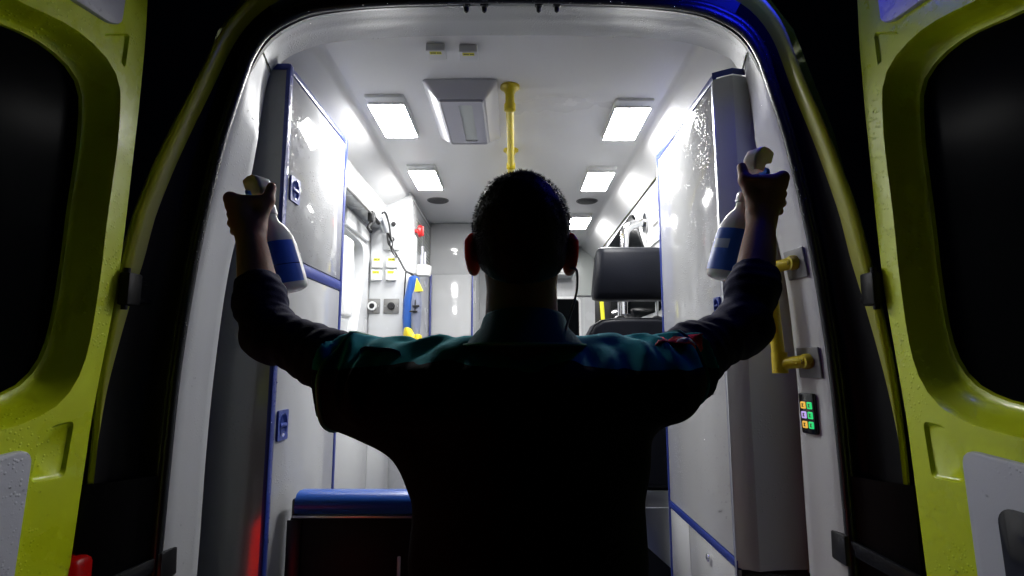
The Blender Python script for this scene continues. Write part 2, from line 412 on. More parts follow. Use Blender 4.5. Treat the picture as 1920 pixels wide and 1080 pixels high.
for rim, sd_ in ((rimL, -1), (rimR, 1)):
    rows, A, B = rim_rows(rim, sd_)
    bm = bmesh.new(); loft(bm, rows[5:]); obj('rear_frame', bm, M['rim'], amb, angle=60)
    kz = next(i for i in range(len(A)) if A[i][1] > 2.40)
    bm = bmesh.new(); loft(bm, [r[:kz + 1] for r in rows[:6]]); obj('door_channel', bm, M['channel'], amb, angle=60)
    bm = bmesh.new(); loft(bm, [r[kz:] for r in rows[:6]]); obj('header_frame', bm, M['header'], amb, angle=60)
    # lower part of the channel is covered by a black panel
    side = sd_
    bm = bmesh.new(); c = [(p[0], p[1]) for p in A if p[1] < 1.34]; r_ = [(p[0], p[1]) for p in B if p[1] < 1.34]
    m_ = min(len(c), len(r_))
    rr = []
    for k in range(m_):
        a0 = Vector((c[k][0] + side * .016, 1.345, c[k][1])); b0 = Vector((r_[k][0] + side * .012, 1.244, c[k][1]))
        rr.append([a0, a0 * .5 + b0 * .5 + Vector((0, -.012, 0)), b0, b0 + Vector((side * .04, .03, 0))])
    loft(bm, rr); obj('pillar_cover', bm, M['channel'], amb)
    sp = []
    for k in range(46):
        q = random.choice(rr); a0, b0 = q[0], q[2]; t = random.random(); p = a0 * (1 - t) + b0 * t + Vector((0, -.024 * t * (1 - t) - .0015, random.uniform(-.01, .01)))
        sp.append((p, (-side * .8, -.6, .2), random.choice((.0014, .002, .003))))
    drops('pillar_raindrops', amb, sp)

# outer skin
bm = bmesh.new()
prof = [(-.985, .42), (-.99, 1.2), (-.965, 1.75), (-.90, 2.15), (-.81, 2.45), (-.70, 2.62), (-.45, 2.68), (XC, 2.69)]
prof = prof + [(2 * XC - x, z) for x, z in reversed(prof[:-1])]
loft(bm, [[(x, y, z) for x, z in prof] for y in (1.42, 2.5, 4.0, 5.2, 5.9)]); obj('body_panel', bm, M['yellow'], amb)
bm = bmesh.new(); box(bm, -.96, .91, 5.88, 5.92, .42, 2.6); obj('front_bulkhead', bm, M['black'], amb)
bm = bmesh.new(); box(bm, -.93, .88, 1.22, 1.62, .40, .585, .02); obj('rear_bumper', bm, M['black'], amb)
for sx in (-.88, .83):
    for y in (2.55, 5.2):
        bm = bmesh.new(); lathe(bm, [(.2, -.10), (.33, -.10), (.355, -.07), (.355, .07), (.33, .10), (.2, .10)], (sx, y, .355), (1, 0, 0), 28)
        wv = obj('wheel', bm, M['rubber'], amb); bm = bmesh.new()
        lathe(bm, [(.21, -.06), (.21, .06), (.08, .045)], (sx, y, .355), (1, 0, 0), 20); obj('rim', bm, M['steel'], wv)

# interior shell
bm = bmesh.new(); box(bm, -.90, .85, 1.40, 5.2, .56, .65); obj('floor', bm, M['floor'], amb)
XL0, XR0 = -.60, .565
bm = bmesh.new(); loft(bm, [[(-.60 + (.60 + .565) * t, y, 2.55 + .004 * math.sin(PI * t)) for t in np.linspace(0, 1, 9)] for y in (1.585, 2.4, 3.2, 4.0, 4.85)])
obj('ceiling', bm, M['ceil'], amb)
covL = [(-.600, 2.5505), (-.612, 2.549), (-.622, 2.541), (-.628, 2.530), (-.640, 2.520), (-.690, 2.496), (-.756, 2.468)]
bm = bmesh.new(); loft(bm, [[(x, y, z) for x, z in covL] for y in (1.57, 2.2, 3.0, 3.98, 4.84)]); obj('cove', bm, M['ceil'], amb, angle=60)
covR = [(.565, 2.5505), (.577, 2.549), (.587, 2.541), (.593, 2.530), (.604, 2.520), (.640, 2.492), (.69, 2.445)]
bm = bmesh.new(); loft(bm, [[(x, y, z) for x, z in covR] for y in (1.57, 2.2, 3.0, 3.98, 4.84)]); obj('cove', bm, M['ceil'], amb, angle=60)
# upper closing strip behind cabinets
bm = bmesh.new(); loft(bm, [[(-.756, y, 2.468), (-.90, y, 2.44)] for y in (1.57, 2.20)]); obj('cove_return', bm, M['ceil'], amb)
bm = bmesh.new(); loft(bm, [[(.69, y, 2.445), (.86, y, 2.43)] for y in (1.57, 2.28)]); obj('cove_return', bm, M['ceil'], amb)
# left valance with rail
bm = bmesh.new(); loft(bm, [[(-.756, y, 2.468), (-.757, y, 2.40), (-.758, y, 2.345), (-.764, y, 2.334), (-.775, y, 2.332), (-.845, y, 2.336)] for y in (2.19, 2.6, 3.21)])
obj('valance', bm, M['wall'], amb, angle=50)
# left wall with a rounded window recess
f = fX(-.842, -1)
win = round_poly([(2.30, 1.36), (2.86, 1.36), (3.10, 2.02), (3.075, 2.20), (2.30, 2.24)], .13, 7)
bm = bmesh.new(); holed(bm, [(2.15, .65), (3.22, .65), (3.22, 2.345), (2.15, 2.345)], [win], f)
cw = np.mean(np.array(win), 0)
loft(bm, [[f(cw[0] + (u - cw[0]) * k, cw[1] + (v - cw[1]) * k, w_) for u, v in win] for k, w_ in ((1, 0), (.99, .006), (.985, .05))], True)
wl = obj('side_wall', bm, M['wall'], amb, angle=50)
bm = bmesh.new(); prism(bm, [(cw[0] + (u - cw[0]) * 1.02, cw[1] + (v - cw[1]) * 1.02) for u, v in win], f, .056, .050); obj('window_pane', bm, M['frost'], wl)
# bulges pressed in the upper wall
for y0, y1 in ((2.28, 2.58), (2.70, 3.12)):
    bm = bmesh.new(); box(bm, -.850, -.826, y0, y1, 2.225, 2.315, .011, 3); obj('wall_bulge', bm, M['wall'], amb)
# right wall with a dark window near the front
f = fX(.70, 1)
winr = round_poly([(2.62, 1.80), (4.74, 1.80), (4.74, 2.38), (3.20, 2.425)], .09, 6)
bm = bmesh.new(); holed(bm, [(2.20, .65), (4.85, .65), (4.85, 2.450), (2.20, 2.450)], [winr], f)
cw = np.mean(np.array(winr), 0)
loft(bm, [[f(cw[0] + (u - cw[0]) * k, cw[1] + (v - cw[1]) * k, w_) for u, v in winr] for k, w_ in ((1, 0), (.985, .008), (.975, .05))], True)
wr = obj('side_wall', bm, M['wall'], amb, angle=50)
bm = bmesh.new()
ring = lambda k, w_: [f(cw[0] + (u - cw[0]) * k, cw[1] + (v - cw[1]) * k, w_) for u, v in winr]
loft(bm, [ring(1.010, -.0005), ring(1.010, -.005), ring(.988, -.008), ring(.985, .0)], True); obj('window_frame', bm, M['glass'], wr)
bm = bmesh.new(); prism(bm, [(cw[0] + (u - cw[0]) * .995, cw[1] + (v - cw[1]) * .985) for u, v in winr], f, .010, -.006); obj('window_pane', bm, M['glass'], wr)
# seam strip on the right wall
bm = bmesh.new(); box(bm, .694, .699, 2.24, 3.1, 2.135, 2.147); obj('wall_seam', bm, M['grey'], amb)
# bulkhead at the front
bm = bmesh.new(); box(bm, -.90, .86, 4.80, 4.84, .60, 2.60); bh = obj('bulkhead', bm, M['wall'], amb)
bm = bmesh.new(); prism(bm, rrect(.12, .575, 1.62, 2.115, .05), fY(4.799, -1), 0, .018, .006); wf = obj('cab_window', bm, M['boxwhite'], bh)
bm = bmesh.new(); prism(bm, rrect(.14, .555, 1.64, 2.092, .035), fY(4.782, -1), 0, .004); obj('pane', bm, M['glass'], wf)
bm = bmesh.new(); box(bm, .60, .605, 4.793, 4.799, .65, 2.3); obj('panel_joint', bm, M['grey'], bh)
bm = bmesh.new(); box(bm, .53, .69, 4.77, 4.799, 2.12, 2.545, .004); obj('trim_panel', bm, M['grey'], bh)

# ------------------------------------------------------------------ rear doors
def door(side, O, lean, alpha):
    a = Vector((lean, 0, 1)); d = Vector((side * math.sin(alpha), -math.cos(alpha), 0))
    n = a.cross(d).normalized()
    if n.x * side > 0: n = -n
    O = Vector(O)
    F = lambda u, v, w_: O + d * u + a * v + n * w_
    W, V0, V1 = .76, -.52, 1.37
    outl = round_poly([(0, V0), (W, V0), (W, V1), (.10, V1), (0.012, V1 - .05), (-.003, 1.18), (-.012, 1.02), (-.020, .76), (-.023, .61), (-.011, .44), (-.003, .31)], .03, 4)
    rec = [(.036, .96), (.032, .905), (.031, .745), (.027, .598), (.034, .447), (.070, .366), (.137, .328), (.23, .312), (.40, .30), (.56, .305), (.655, .345), (.70, .45), (.71, .7),
           (.70, .90), (.66, 1.0), (.58, 1.045), (.44, 1.065), (.30, 1.078), (.21, 1.096), (.141, 1.097), (.079, 1.077), (.047, 1.036)]
    rec = [tuple(p) for p in catmull(rec + [rec[0]], 72)[:-1]]
    tri = round_poly([(.043, 1.172), (.114, 1.128), (.042, 1.088)], .012)
    low = round_poly([(.040, .318), (.044, .206), (.121, .209), (.115, .272), (.092, .313)], .014)
    upp = round_poly([(.078, 1.34), (.078, 1.172), (.105, 1.156), (.68, 1.10), (.68, 1.34)], .02)
    lowp = round_poly([(.130, -.50), (.133, .277), (.66, .24), (.66, -.50)], .032, 5)
    bm = bmesh.new()
    holed(bm, outl, [rec, tri, low], F)
    def pocket(h, dep, k):
        c = np.mean(np.array(h), 0); g_ = lambda kk, w_: [F(c[0] + (u - c[0]) * kk, c[1] + (v - c[1]) * kk, w_) for u, v in h]
        R = loft(bm, [g_(1, 0), g_(1 - k * .4, -dep * .35), g_(1 - k, -dep)], True); bm.faces.new(R[-1])
    pocket(tri, .007, .16); pocket(low, .007, .12)
    # window reveal
    c = np.array([.36, .71])
    def gl(t):
        out = []
        for u, v in rec:
            gx = .058 + (u - .027) * (.675 - .058) / (.71 - .027); gz = .345 + (v - .300) * (1.062 - .345) / (1.097 - .300)
            out.append((u * (1 - t) + gx * t, v * (1 - t) + gz * t))
        return out
    loft(bm, [[F(u, v, w_) for u, v in gl(t)] for t, w_ in ((0, 0), (.06, -.004), (.16, -.014), (.36, -.036), (.60, -.054), (.80, -.060), (.94, -.062), (1, -.072))], True)
    # edge and outer skin
    R = loft(bm, [[F(u, v, w_) for u, v in outl] for w_ in (0, -.003, -.10, -.106)], True)
    bm.faces.new(R[-1])
    dr = obj('rear_door', bm, M['yellow'], amb, angle=50, label='%s open rear door, yellow inside with dark window' % ('left' if side < 0 else 'right'))
    bm = bmesh.new(); prism(bm, [(.36 + (u - .36) * 1.03, .71 + (v - .71) * 1.03) for u, v in gl(1)], F, -.078, -.070); obj('window_pane', bm, M['glass'], dr)
    bm = bmesh.new(); prism(bm, lowp, F, .0005, .012, .006); lp = obj('trim_panel', bm, M['doorpanel'], dr)
    bm = bmesh.new(); prism(bm, upp, F, .0005, .012, .006); obj('trim_panel', bm, M['doorpanel'], dr)
    bm = bmesh.new(); prism(bm, rrect(.195, .40, .02, .19, .03), F, .0122, .014, .001); obj('pull_recess', bm, M['blackgloss'], dr)
    bm = bmesh.new(); prism(bm, rrect(.21, .385, .03, .05, .008), F, .0142, .03, .006); obj('pull_handle', bm, M['black'], dr)
    # rain beads
    sp = []
    for k in range(240):
        u = random.uniform(.0, .30); v = random.uniform(-.1, 1.3)
        if .02 < u and .29 < v < 1.11: continue
        if (.03 < u < .125 and (.2 < v < .32 or 1.08 < v < 1.18)): continue
        onp = (.14 < u and v < .225) or (.085 < u and v > 1.18)
        if not onp and ((.12 < u and v < .29) or (.065 < u and v > 1.09)): continue
        sp.append((F(u, v, .012 if onp else 0), n, random.choice((.0014, .0018, .0022, .003))))
    drops('raindrops', dr, sp)
    # hinge
    for v in (.60, -.30):
        bm = bmesh.new()
        P = O + a * v
        box(bm, -.012, .014, -.016, .03, -.036, .038, .005, T=Matrix.Translation(P + Vector((-side * .016, .035, 0))))
        hg = obj('hinge', bm, M['channel'], dr)
        q = P + Vector((-side * .016, .03, 0)); bm = bmesh.new()
        for dz in (-.02, .02): box(bm, -.004, .004, 0, .10, dz - .006, dz + .006, .002, T=Matrix.Translation(q))
        tube(bm, [q + Vector((0, .0, -.046)), q + Vector((0, .0, .048))], .007, 10)
        ha = obj('hinge_arm', bm, M['channel'], amb)
    return F, dr, n
FL, doorL, nL = door(-1, (-.9185, 1.215, 1.114), .0465, math.radians(4))
FR, doorR, nR = door(1, (.846, 1.215, 1.114), -.035, math.radians(4))
# unseen red lamp added for the red glow on the cabinet end, low on the inside of the left door
bm = bmesh.new(); prism(bm, rrect(.34, .66, -.42, -.20, .015), FL, .001, .022, .006); obj('added_red_lamp', bm, M['redlamp'], doorL)

# door check arms
def check_arm(side, P0, P1):
    P0 = Vector(P0); P1 = Vector(P1); bm = bmesh.new()
    tl = Matrix.Translation(P0)
    box(bm, -.010, .010, -.015, .07, -.045, .022, .004, T=tl); obj('check_bracket', bm, M['black'], amb)
    bm = bmesh.new(); dv = P1 - P0
    m_ = Matrix.Translation(P0) @ dv.to_track_quat('X', 'Z').to_matrix().to_4x4()
    box(bm, 0, dv.length, -.005, .005, -.016, .016, .003, T=m_)
    tube(bm, [P1 + Vector((0, 0, -.03)), P1 + Vector((0, 0, .03))], .010, 10)
    obj('check_arm', bm, M['rubber'], amb)
check_arm(-1, (-.815, 1.36, 1.095), (-.935, 1.13, 1.055))
check_arm(1, (.764, 1.36, 1.135), (.862, 1.16, 1.085))
# rear left tail lamp cluster
bm = bmesh.new(); box(bm, -.955, -.905, 1.215, 1.29, .80, 1.145, .016, 3); obj('tail_lamp', bm, M['tail'], amb)

# strikers at the top of the opening
for x in (-.103, .090):
    bm = bmesh.new(); box(bm, x - .036, x + .036, 1.30, 1.36, 2.486, 2.535, .004)
    for k in (-.024, 0, .024): box(bm, x + k - .007, x + k + .007, 1.285, 1.302, 2.482, 2.53, .003)
    st = obj('latch_striker', bm, M['black'], amb)
    for k in (-.024, .024):
        bm = bmesh.new(); lathe(bm, [(.0115, 0), (.0115, .005), (.0075, .008), (.006, .018), (.002, .021)], (x + k, 1.375, 2.4945), (0, .25, -1), 10); obj('bolt', bm, M['black'], st)

# blue beacon on the roof corner
bm = bmesh.new(); box(bm, .515, .645, 1.190, 1.262, 2.440, 2.52, .02, 3); bc = obj('blue_beacon', bm, M['beacon'], amb)
bm = bmesh.new(); box(bm, .505, .655, 1.185, 1.36, 2.521, 2.54, .006); obj('beacon_base', bm, M['black'], bc)

# ================================================================== FITTINGS
def latch(parent, face_f, u0, u1, v0, v1):
    """square recessed latch: plate with an oval dish and a finger bar"""
    pl = rrect(u0, u1, v0, v1, .006, 3); cu, cv = (u0 + u1) / 2, (v0 + v1) / 2; ru, rv = (u1 - u0) * .33, (v1 - v0) * .39
    ell = [(cu + ru * math.cos(t), cv + rv * math.sin(t)) for t in np.linspace(0, 2 * PI, 28, endpoint=False)]
    bm = bmesh.new(); holed(bm, pl, [ell], lambda u, v, w_: face_f(u, v, .007))
    loft(bm, [[face_f(u, v, w_) for u, v in pl] for w_ in (.007, .0006)], True)
    g_ = lambda k, w_: [face_f(cu + (u - cu) * k, cv + (v - cv) * k, w_) for u, v in ell]
    R = loft(bm, [g_(1, .007), g_(1.02, .0085), g_(.95, .006), g_(.8, .0015)], True); bm.faces.new(R[-1])
    l = obj('latch', bm, M['bluepl'], parent, angle=50)
    bm = bmesh.new(); prism(bm, rrect(cu - ru * .95, cu + ru * .95, cv - rv * .16, cv + rv * .16, .004), face_f, .002, .0095, .002); obj('finger_bar', bm, M['bluepl'], l)
    return l

# --- tall cabinet, left
f = fX(-.690, 1)
cl = thing('tall_cabinet', (-.77, 1.89, .65), 'tall white cabinet on the left with blue edge trim, two blue latches', 'cabinet', 'tall cabinets by the rear doors')
bm = bmesh.new(); box(bm, -.90, -.691, 1.604, 2.185, .652, 2.44); obj('carcass', bm, M['lam'], cl)
bm = bmesh.new(); prism(bm, [(1.632, 1.872), (2.168, 1.872), (2.168, 2.428), (1.632, 2.428)], f, 0, .006, .0015); obj('upper_door', bm, M['lam_wet'], cl)
bm = bmesh.new(); prism(bm, [(1.632, .69), (2.168, .69), (2.168, 1.826), (1.632, 1.826)], f, 0, .006, .0015); obj('lower_door', bm, M['lam'], cl)
for r_ in ((1.600, 1.628, .652, 2.455, .008), (2.172, 2.196, .652, 2.455, .008)):
    bm = bmesh.new(); prism(bm, [(r_[0], r_[2]), (r_[1], r_[2]), (r_[1], r_[3]), (r_[0], r_[3])], f, -.004, r_[4], .003); obj('edge_trim', bm, M['blue'], cl)
bm = bmesh.new(); prism(bm, [(1.6285, 2.434), (2.1715, 2.434), (2.1715, 2.4545), (1.6285, 2.4545)], f, -.004, .0075, .003); obj('edge_trim', bm, M['blue'], cl)
bm = bmesh.new(); prism(bm, [(1.6285, 1.830), (2.1715, 1.830), (2.1715, 1.868), (1.6285, 1.868)], f, -.004, .0075, .004); obj('edge_trim', bm, M['blue'], cl)
bm = bmesh.new(); box(bm, -.80, -.686, 1.598, 1.606, 2.438, 2.456, .002); obj('edge_trim', bm, M['blue'], cl)
latch(cl, fX(-.684, 1), 1.640, 1.712, 2.040, 2.118); latch(cl, fX(-.684, 1), 1.640, 1.712, 1.325, 1.412)
sp = [((-.684, 1.632 + abs(random.gauss(0, .09)), random.uniform(1.9, 2.42)), (1, 0, 0), random.choice((.0012, .0016, .0022, .003, .0036))) for k in range(260)]
sp += [((-.684, random.uniform(1.64, 2.15), random.uniform(1.88, 2.2)), (1, 0, 0), random.choice((.0012, .0018, .0026))) for k in range(150)]
sp += [((-.684, random.uniform(1.64, 2.15), random.uniform(.9, 1.8)), (1, 0, 0), random.choice((.0009, .0012))) for k in range(50)]
sp += [((random.uniform(-.76, -.70), 1.600, random.uniform(1.9, 2.42)), (0, -1, 0), random.choice((.0018, .0028, .004))) for k in range(44)]
sp += [((-.682, random.uniform(1.602, 1.626), random.uniform(1.0, 2.45)), (1, 0, 0), random.choice((.0018, .0026, .0034))) for k in range(170)]
drops('raindrops', cl, sp)

bm = bmesh.new(); loft(bm, [[(-.692, 1.6035, z), (-.70, 1.603, z), (-.90, 1.591, z)] for z in (.70, 2.437)]); obj('end_panel', bm, M['endp'], cl)

# --- tall cabinet, right
f = fX(.611, -1)
cr = thing('tall_cabinet', (.70, 1.93, .65), 'tall white cabinet on the right with one big door above a blue band', 'cabinet', 'tall cabinets by the rear doors')
bm = bmesh.new(); box(bm, .612, .84, 1.63, 2.275, .652, 2.405); obj('carcass', bm, M['lam'], cr)
bm = bmesh.new(); prism(bm, [(1.622, 1.022), (2.258, 1.022), (2.258, 2.392), (1.622, 2.392)], f, 0, .006, .0015); obj('upper_door', bm, M['lam_wet'], cr)
bm = bmesh.new(); prism(bm, [(1.622, .69), (2.026, .69), (2.026, .992), (1.622, .992)], f, 0, .006, .0015); ld = obj('lower_door', bm, M['lam'], cr)
bm = bmesh.new(); prism(bm, [(2.031, .69), (2.258, .69), (2.258, .992), (2.031, .992)], f, 0, .006, .0015); obj('lower_door', bm, M['lam'], cr)
bm = bmesh.new(); lathe(bm, [(.011, 0), (.013, .004), (.012, .009), (.006, .012)], (.605, 1.822, .953), (-1, 0, 0), 18); obj('knob', bm, M['chrome'], ld)
bm = bmesh.new(); prism(bm, [(1.600, .994), (2.262, .994), (2.262, 1.019), (1.600, 1.019)], f, -.003, .008, .003); obj('edge_trim', bm, M['blue'], cr)
bm = bmesh.new(); prism(bm, [(2.2625, .652), (2.281, .652), (2.281, 2.42), (2.2625, 2.42)], f, -.003, .008, .003); obj('edge_trim', bm, M['blue'], cr)
bm = bmesh.new(); prism(bm, [(1.600, 2.396), (2.2620, 2.396), (2.2620, 2.42), (1.600, 2.42)], f, -.003, .008, .003); obj('edge_trim', bm, M['blue'], cr)
bm = bmesh.new(); prism(bm, [(1.616, 1.02), (1.6195, 1.02), (1.6195, 2.395), (1.616, 2.395)], f, -.003, .0075); obj('edge_trim', bm, M['blue'], cr)
bm = bmesh.new(); prism(bm, [(1.602, .70), (1.6155, .70), (1.6155, 2.395), (1.602, 2.395)], f, -.003, .009, .002); obj('aluminium_strip', bm, M['alu'], cr)
# splayed grey corner panel and end panel
bm = bmesh.new(); loft(bm, [[(.604, 1.601, z), (.622, 1.587, z), (.646, 1.573, z), (.652, 1.571, z)] for z in (1.0, 2.40)]); obj('corner_panel', bm, M['grey'], cr, angle=60)
bm = bmesh.new(); loft(bm, [[(.652, 1.571, z), (.70, 1.582, z), (.90, 1.598, z)] for z in (1.0, 2.40)]); obj('end_panel', bm, M['grey'], cr)
bm = bmesh.new(); loft(bm, [[(.600, 1.597, z), (.622, 1.583, z), (.650, 1.567, z), (.70, 1.578, z), (.76, 1.588, z)] for z in (2.402, 2.421)]); obj('edge_trim', bm, M['blue'], cr)
bm = bmesh.new(); box(bm, .625, .84, 1.60, 1.628, .652, .985); obj('plinth', bm, M['black'], cr)
latch(cr, fX(.605, -1), 1.628, 1.672, 1.692, 1.742)
sp = [((.605, 1.625 + abs(random.gauss(0, .15)), random.uniform(1.1, 2.38)), (-1, 0, 0), random.choice((.0012, .0016, .0022, .003, .0036))) for k in range(330)]
sp += [((.604 + t * .046, 1.601 - .03 * t, random.uniform(1.03, 2.38)), (-.5, -.85, 0), random.choice((.0014, .002, .003))) for t in np.random.rand(36)]
drops('raindrops', cr, [s for s in sp if s[0][1] < 2.25])

# --- low cabinet on the left wall
lc = thing('low_cabinet', (-.77, 2.69, .65), 'low white cabinet along the left wall between tall cabinet and socket column', 'cabinet')
bm = bmesh.new(); box(bm, -.838, -.70, 2.20, 3.19, .652, 1.33, .004); obj('carcass', bm, M['lam'], lc)
bm = bmesh.new(); box(bm, -.699, -.690, 2.21, 2.69, .70, 1.31, .002); obj('door', bm, M['lam'], lc)
bm = bmesh.new(); box(bm, -.699, -.690, 2.70, 3.17, .70, 1.31, .002); obj('door', bm, M['lam'], lc)

# --- column with sockets
co = thing('equipment_column', (-.72, 3.57, .65), 'white column with sockets and switch boxes at the far left of the interior', 'column')
bm = bmesh.new(); box(bm, -.841, -.604, 3.20, 3.938, .652, 2.549, .012, 3); obj('housing', bm, M['wall'], co)
bm = bmesh.new(); box(bm, -.6035, -.598, 3.23, 3.93, 2.505, 2.515, .002); obj('seam_strip', bm, M['boxwhite'], co)
bm = bmesh.new(); box(bm, -.762, -.668, 3.190, 3.199, 2.20, 2.40, .003); obj('cover_plate', bm, M['wall'], co)
for (x, z) in ((-.704, 2.353), (-.709, 2.262)):
    bm = bmesh.new(); lathe(bm, [(.014, 0), (.014, .006), (.010, .010)], (x, 3.1895, z), (0, -1, 0), 18); obj('port', bm, M['black'], co)

# switch boxes on the column
def switch_box(name, x, z, y, nrm, label, grp):
    """small white box with a yellow printed label; nrm is 'Y' (faces the rear) or 'Z' (faces down)"""
    wv = .030
    if nrm == 'Y': F = lambda u, v, w_: Vector((x + u, y - w_, z + v)); loc = (x, y, z)
    else: F = lambda u, v, w_: Vector((x + u, y - v, z - w_)); loc = (x, y, z)
    t = thing(name, loc, label, 'switch box', grp)
    bm = bmesh.new(); prism(bm, rrect(-.030, .030, -.031, .031, .005, 3), F, .0, .024, .004); obj('housing', bm, M['boxwhite'], t)
    bm = bmesh.new(); prism(bm, [(-.019, .008), (.019, .008), (.019, .024), (-.019, .024)], F, .0241, .0246); lb = obj('label', bm, M['ylabel'], t)
    bm = bmesh.new()
    xs = -.015
    for wd in (.004, .003, .004, .003, .0, .004, .003, .004):
        if wd: prism(bm, [(xs, .013), (xs + wd, .013), (xs + wd, .0195), (xs, .0195)], F, .0247, .0249)
        xs += wd + .0007 if wd else .003
    obj('print', bm, M['ink'], lb)
    return t
g4 = 'switch boxes with yellow labels'
for (px, pz, lab) in ((-.793, 2.124, 'upper left of the four white label boxes on the socket column'),
                      (-.709, 2.124, 'upper right of the four white label boxes on the socket column'),
                      (-.796, 2.050, 'lower left of the four white label boxes on the socket column'),
                      (-.711, 2.050, 'lower right of the four white label boxes on the socket column')):
    switch_box('switch_box', px, pz, 3.199, 'Y', lab, g4)
switch_box('switch_box', -.250, 2.5525, 1.682, 'Z', 'white label box on the ceiling, the one farther from the yellow pole', g4)
switch_box('switch_box', -.146, 2.5525, 1.690, 'Z', 'white label box on the ceiling, the one nearer the yellow pole', g4)

# sockets
for x, lab, white in ((-.815, 'grey wall socket with a white round ring under the label boxes', True), (-.706, 'grey wall socket with a black round outlet under the label boxes', False)):
    t = thing('wall_socket', (x, 3.199, 1.872), lab, 'socket', 'sockets on the column')
    bm = bmesh.new(); prism(bm, rrect(x - .044, x + .044, 1.829, 1.915, .004, 2), fY(3.1995, -1), 0, .005, .0015); obj('plate', bm, M['socket'], t)
    bm = bmesh.new(); lathe(bm, [(.026, .0), (.026, .012), (.022, .014), (.017, .012)] if white else [(.022, 0), (.022, .006), (.014, .007)], (x, 3.1945, 1.872), (0, -1, 0), 24)
    obj('ring', bm, M['boxwhite'] if white else M['black'], t)
    bm = bmesh.new(); lathe(bm, [(.015, 0), (.015, .003)], (x, 3.183 if white else 3.1875, 1.872), (0, -1, 0), 20); obj('outlet', bm, M['black'], t)
    for s in (-1, 1):
        bm = bmesh.new(); lathe(bm, [(.003, 0), (.002, .001)], (x + s * .036, 3.1944, 1.872), (0, -1, 0), 8); obj('screw', bm, M['steel'], t)

# grilles, red knob, holder and tray on the column's side
for y0, y1, z0, z1, lab in ((3.36, 3.585, 2.235, 2.43, 'grey vent grille behind the red knob on the column side'), (3.66, 3.90, 2.20, 2.43, 'grey vent grille farther along the column side')):
    t = thing('vent_grille', (-.600, (y0 + y1) / 2, (z0 + z1) / 2), lab, 'grille', 'grilles on the column side')
    bm = bmesh.new(); box(bm, -.6035, -.6015, y0, y1, z0, z1); obj('backing', bm, M['mesh'], t)
    bm = bmesh.new()
    for k in range(9): yy = y0 + (y1 - y0) * k / 8; box(bm, -.6013, -.6005, yy - .003, yy + .003, z0, z1)
    for k in range(11): zz = z0 + (z1 - z0) * k / 10; box(bm, -.6003, -.5995, y0, y1, zz - .003, zz + .003)
    obj('grid', bm, M['grey'], t)
kb = thing('red_knob', (-.594, 3.335, 2.345), 'red round knob at the top of the column beside the grilles', 'knob')
bm = bmesh.new(); lathe(bm, [(.013, 0), (.013, .018), (.034, .020), (.038, .028), (.034, .040), (.02, .044)], (-.6035, 3.335, 2.345), (1, 0, 0), 20); obj('cap', bm, M['red'], kb)
bm = bmesh.new(); box(bm, -.561, -.551, 3.327, 3.343, 2.315, 2.375, .003); obj('grip', bm, M['red'], kb)
hd = thing('tube_holder', (-.57, 3.42, 2.10), 'white wall holder with a round tray and clear tubes on the column side', 'holder')
bm = bmesh.new(); box(bm, -.6035, -.585, 3.25, 3.32, 2.07, 2.30, .006); obj('back_plate', bm, M['boxwhite'], hd)
bm = bmesh.new(); lathe(bm, [(.030, 0), (.050, .004), (.055, .03), (.055, .065), (.050, .067), (.045, .05), (.02, .045)], (-.565, 3.40, 2.075), (0, 0, 1), 24); obj('tray', bm, M['boxwhite'], hd)
for dx, dy, h in ((-.01, .0, .09), (.012, .01, .11), (.0, -.02, .14)):
    bm = bmesh.new(); tube(bm, [(-.565 + dx, 3.40 + dy, 2.12), (-.565 + dx, 3.40 + dy, 2.12 + h)], .007, 8); obj('clear_tube', bm, M['ventgrey'], hd)

# hanging blue and yellow device
dv = thing('suction_unit', (-.58, 3.28, 1.66), 'blue and grey hanging pump bag with yellow base and yellow flap on the column edge', 'pump')
def ellrow(cx, cy, z, rx, ry, n=18, a0=0): return [(cx + rx * math.cos(a0 + k * 2 * PI / n), cy + ry * math.sin(a0 + k * 2 * PI / n), z) for k in range(n)]
bm = bmesh.new(); loft(bm, [ellrow(-.598 + dx, 3.26, z, rx, .045) for dx, z, rx in ((.012, 2.035, .012), (.008, 2.03, .030), (.004, 1.97, .038), (-.010, 1.90, .040), (-.014, 1.80, .040), (-.012, 1.70, .034))], True, True); obj('blue_body', bm, M['devblue'], dv)
bm = bmesh.new(); loft(bm, [ellrow(-.570, 3.235, z, rx, .040) for z, rx in ((1.955, .014), (1.93, .026), (1.88, .032), (1.78, .028), (1.69, .024))], True, True); obj('grey_body', bm, M['devgrey'], dv)
bm = bmesh.new(); loft(bm, [ellrow(-.596 + dx, 3.235, z, rx, .055) for dx, z, rx in ((.012, 1.655, .030), (.010, 1.662, .048), (.0, 1.70, .044), (-.016, 1.735, .024), (-.02, 1.742, .012))], True, True); obj('yellow_cup', bm, M['devyellow'], dv)
bm = bmesh.new(); loft(bm, [ellrow(-.556, 3.225, z, rx, .045) for z, rx in ((1.657, .014), (1.663, .024), (1.70, .020), (1.705, .010))], True, True); obj('yellow_foot', bm, M['devyellow'], dv)
bm = bmesh.new(); prism(bm, [(-.566, 2.02), (-.530, 1.945), (-.578, 1.94)], fY(3.20, -1), -.02, .006, .003); obj('flap', bm, M['devyellow'], dv)
bm = bmesh.new(); box(bm, -.585, -.545, 3.185, 3.197, 1.855, 1.866, .002); box(bm, -.572, -.566, 3.183, 3.195, 1.835, 1.895, .002); box(bm, -.60, -.555, 3.185, 3.197, 1.825, 1.835, .002); obj('buckle', bm, M['black'], dv)

dv.location = Vector(dv.location) + Vector((.022, -.115, 0))

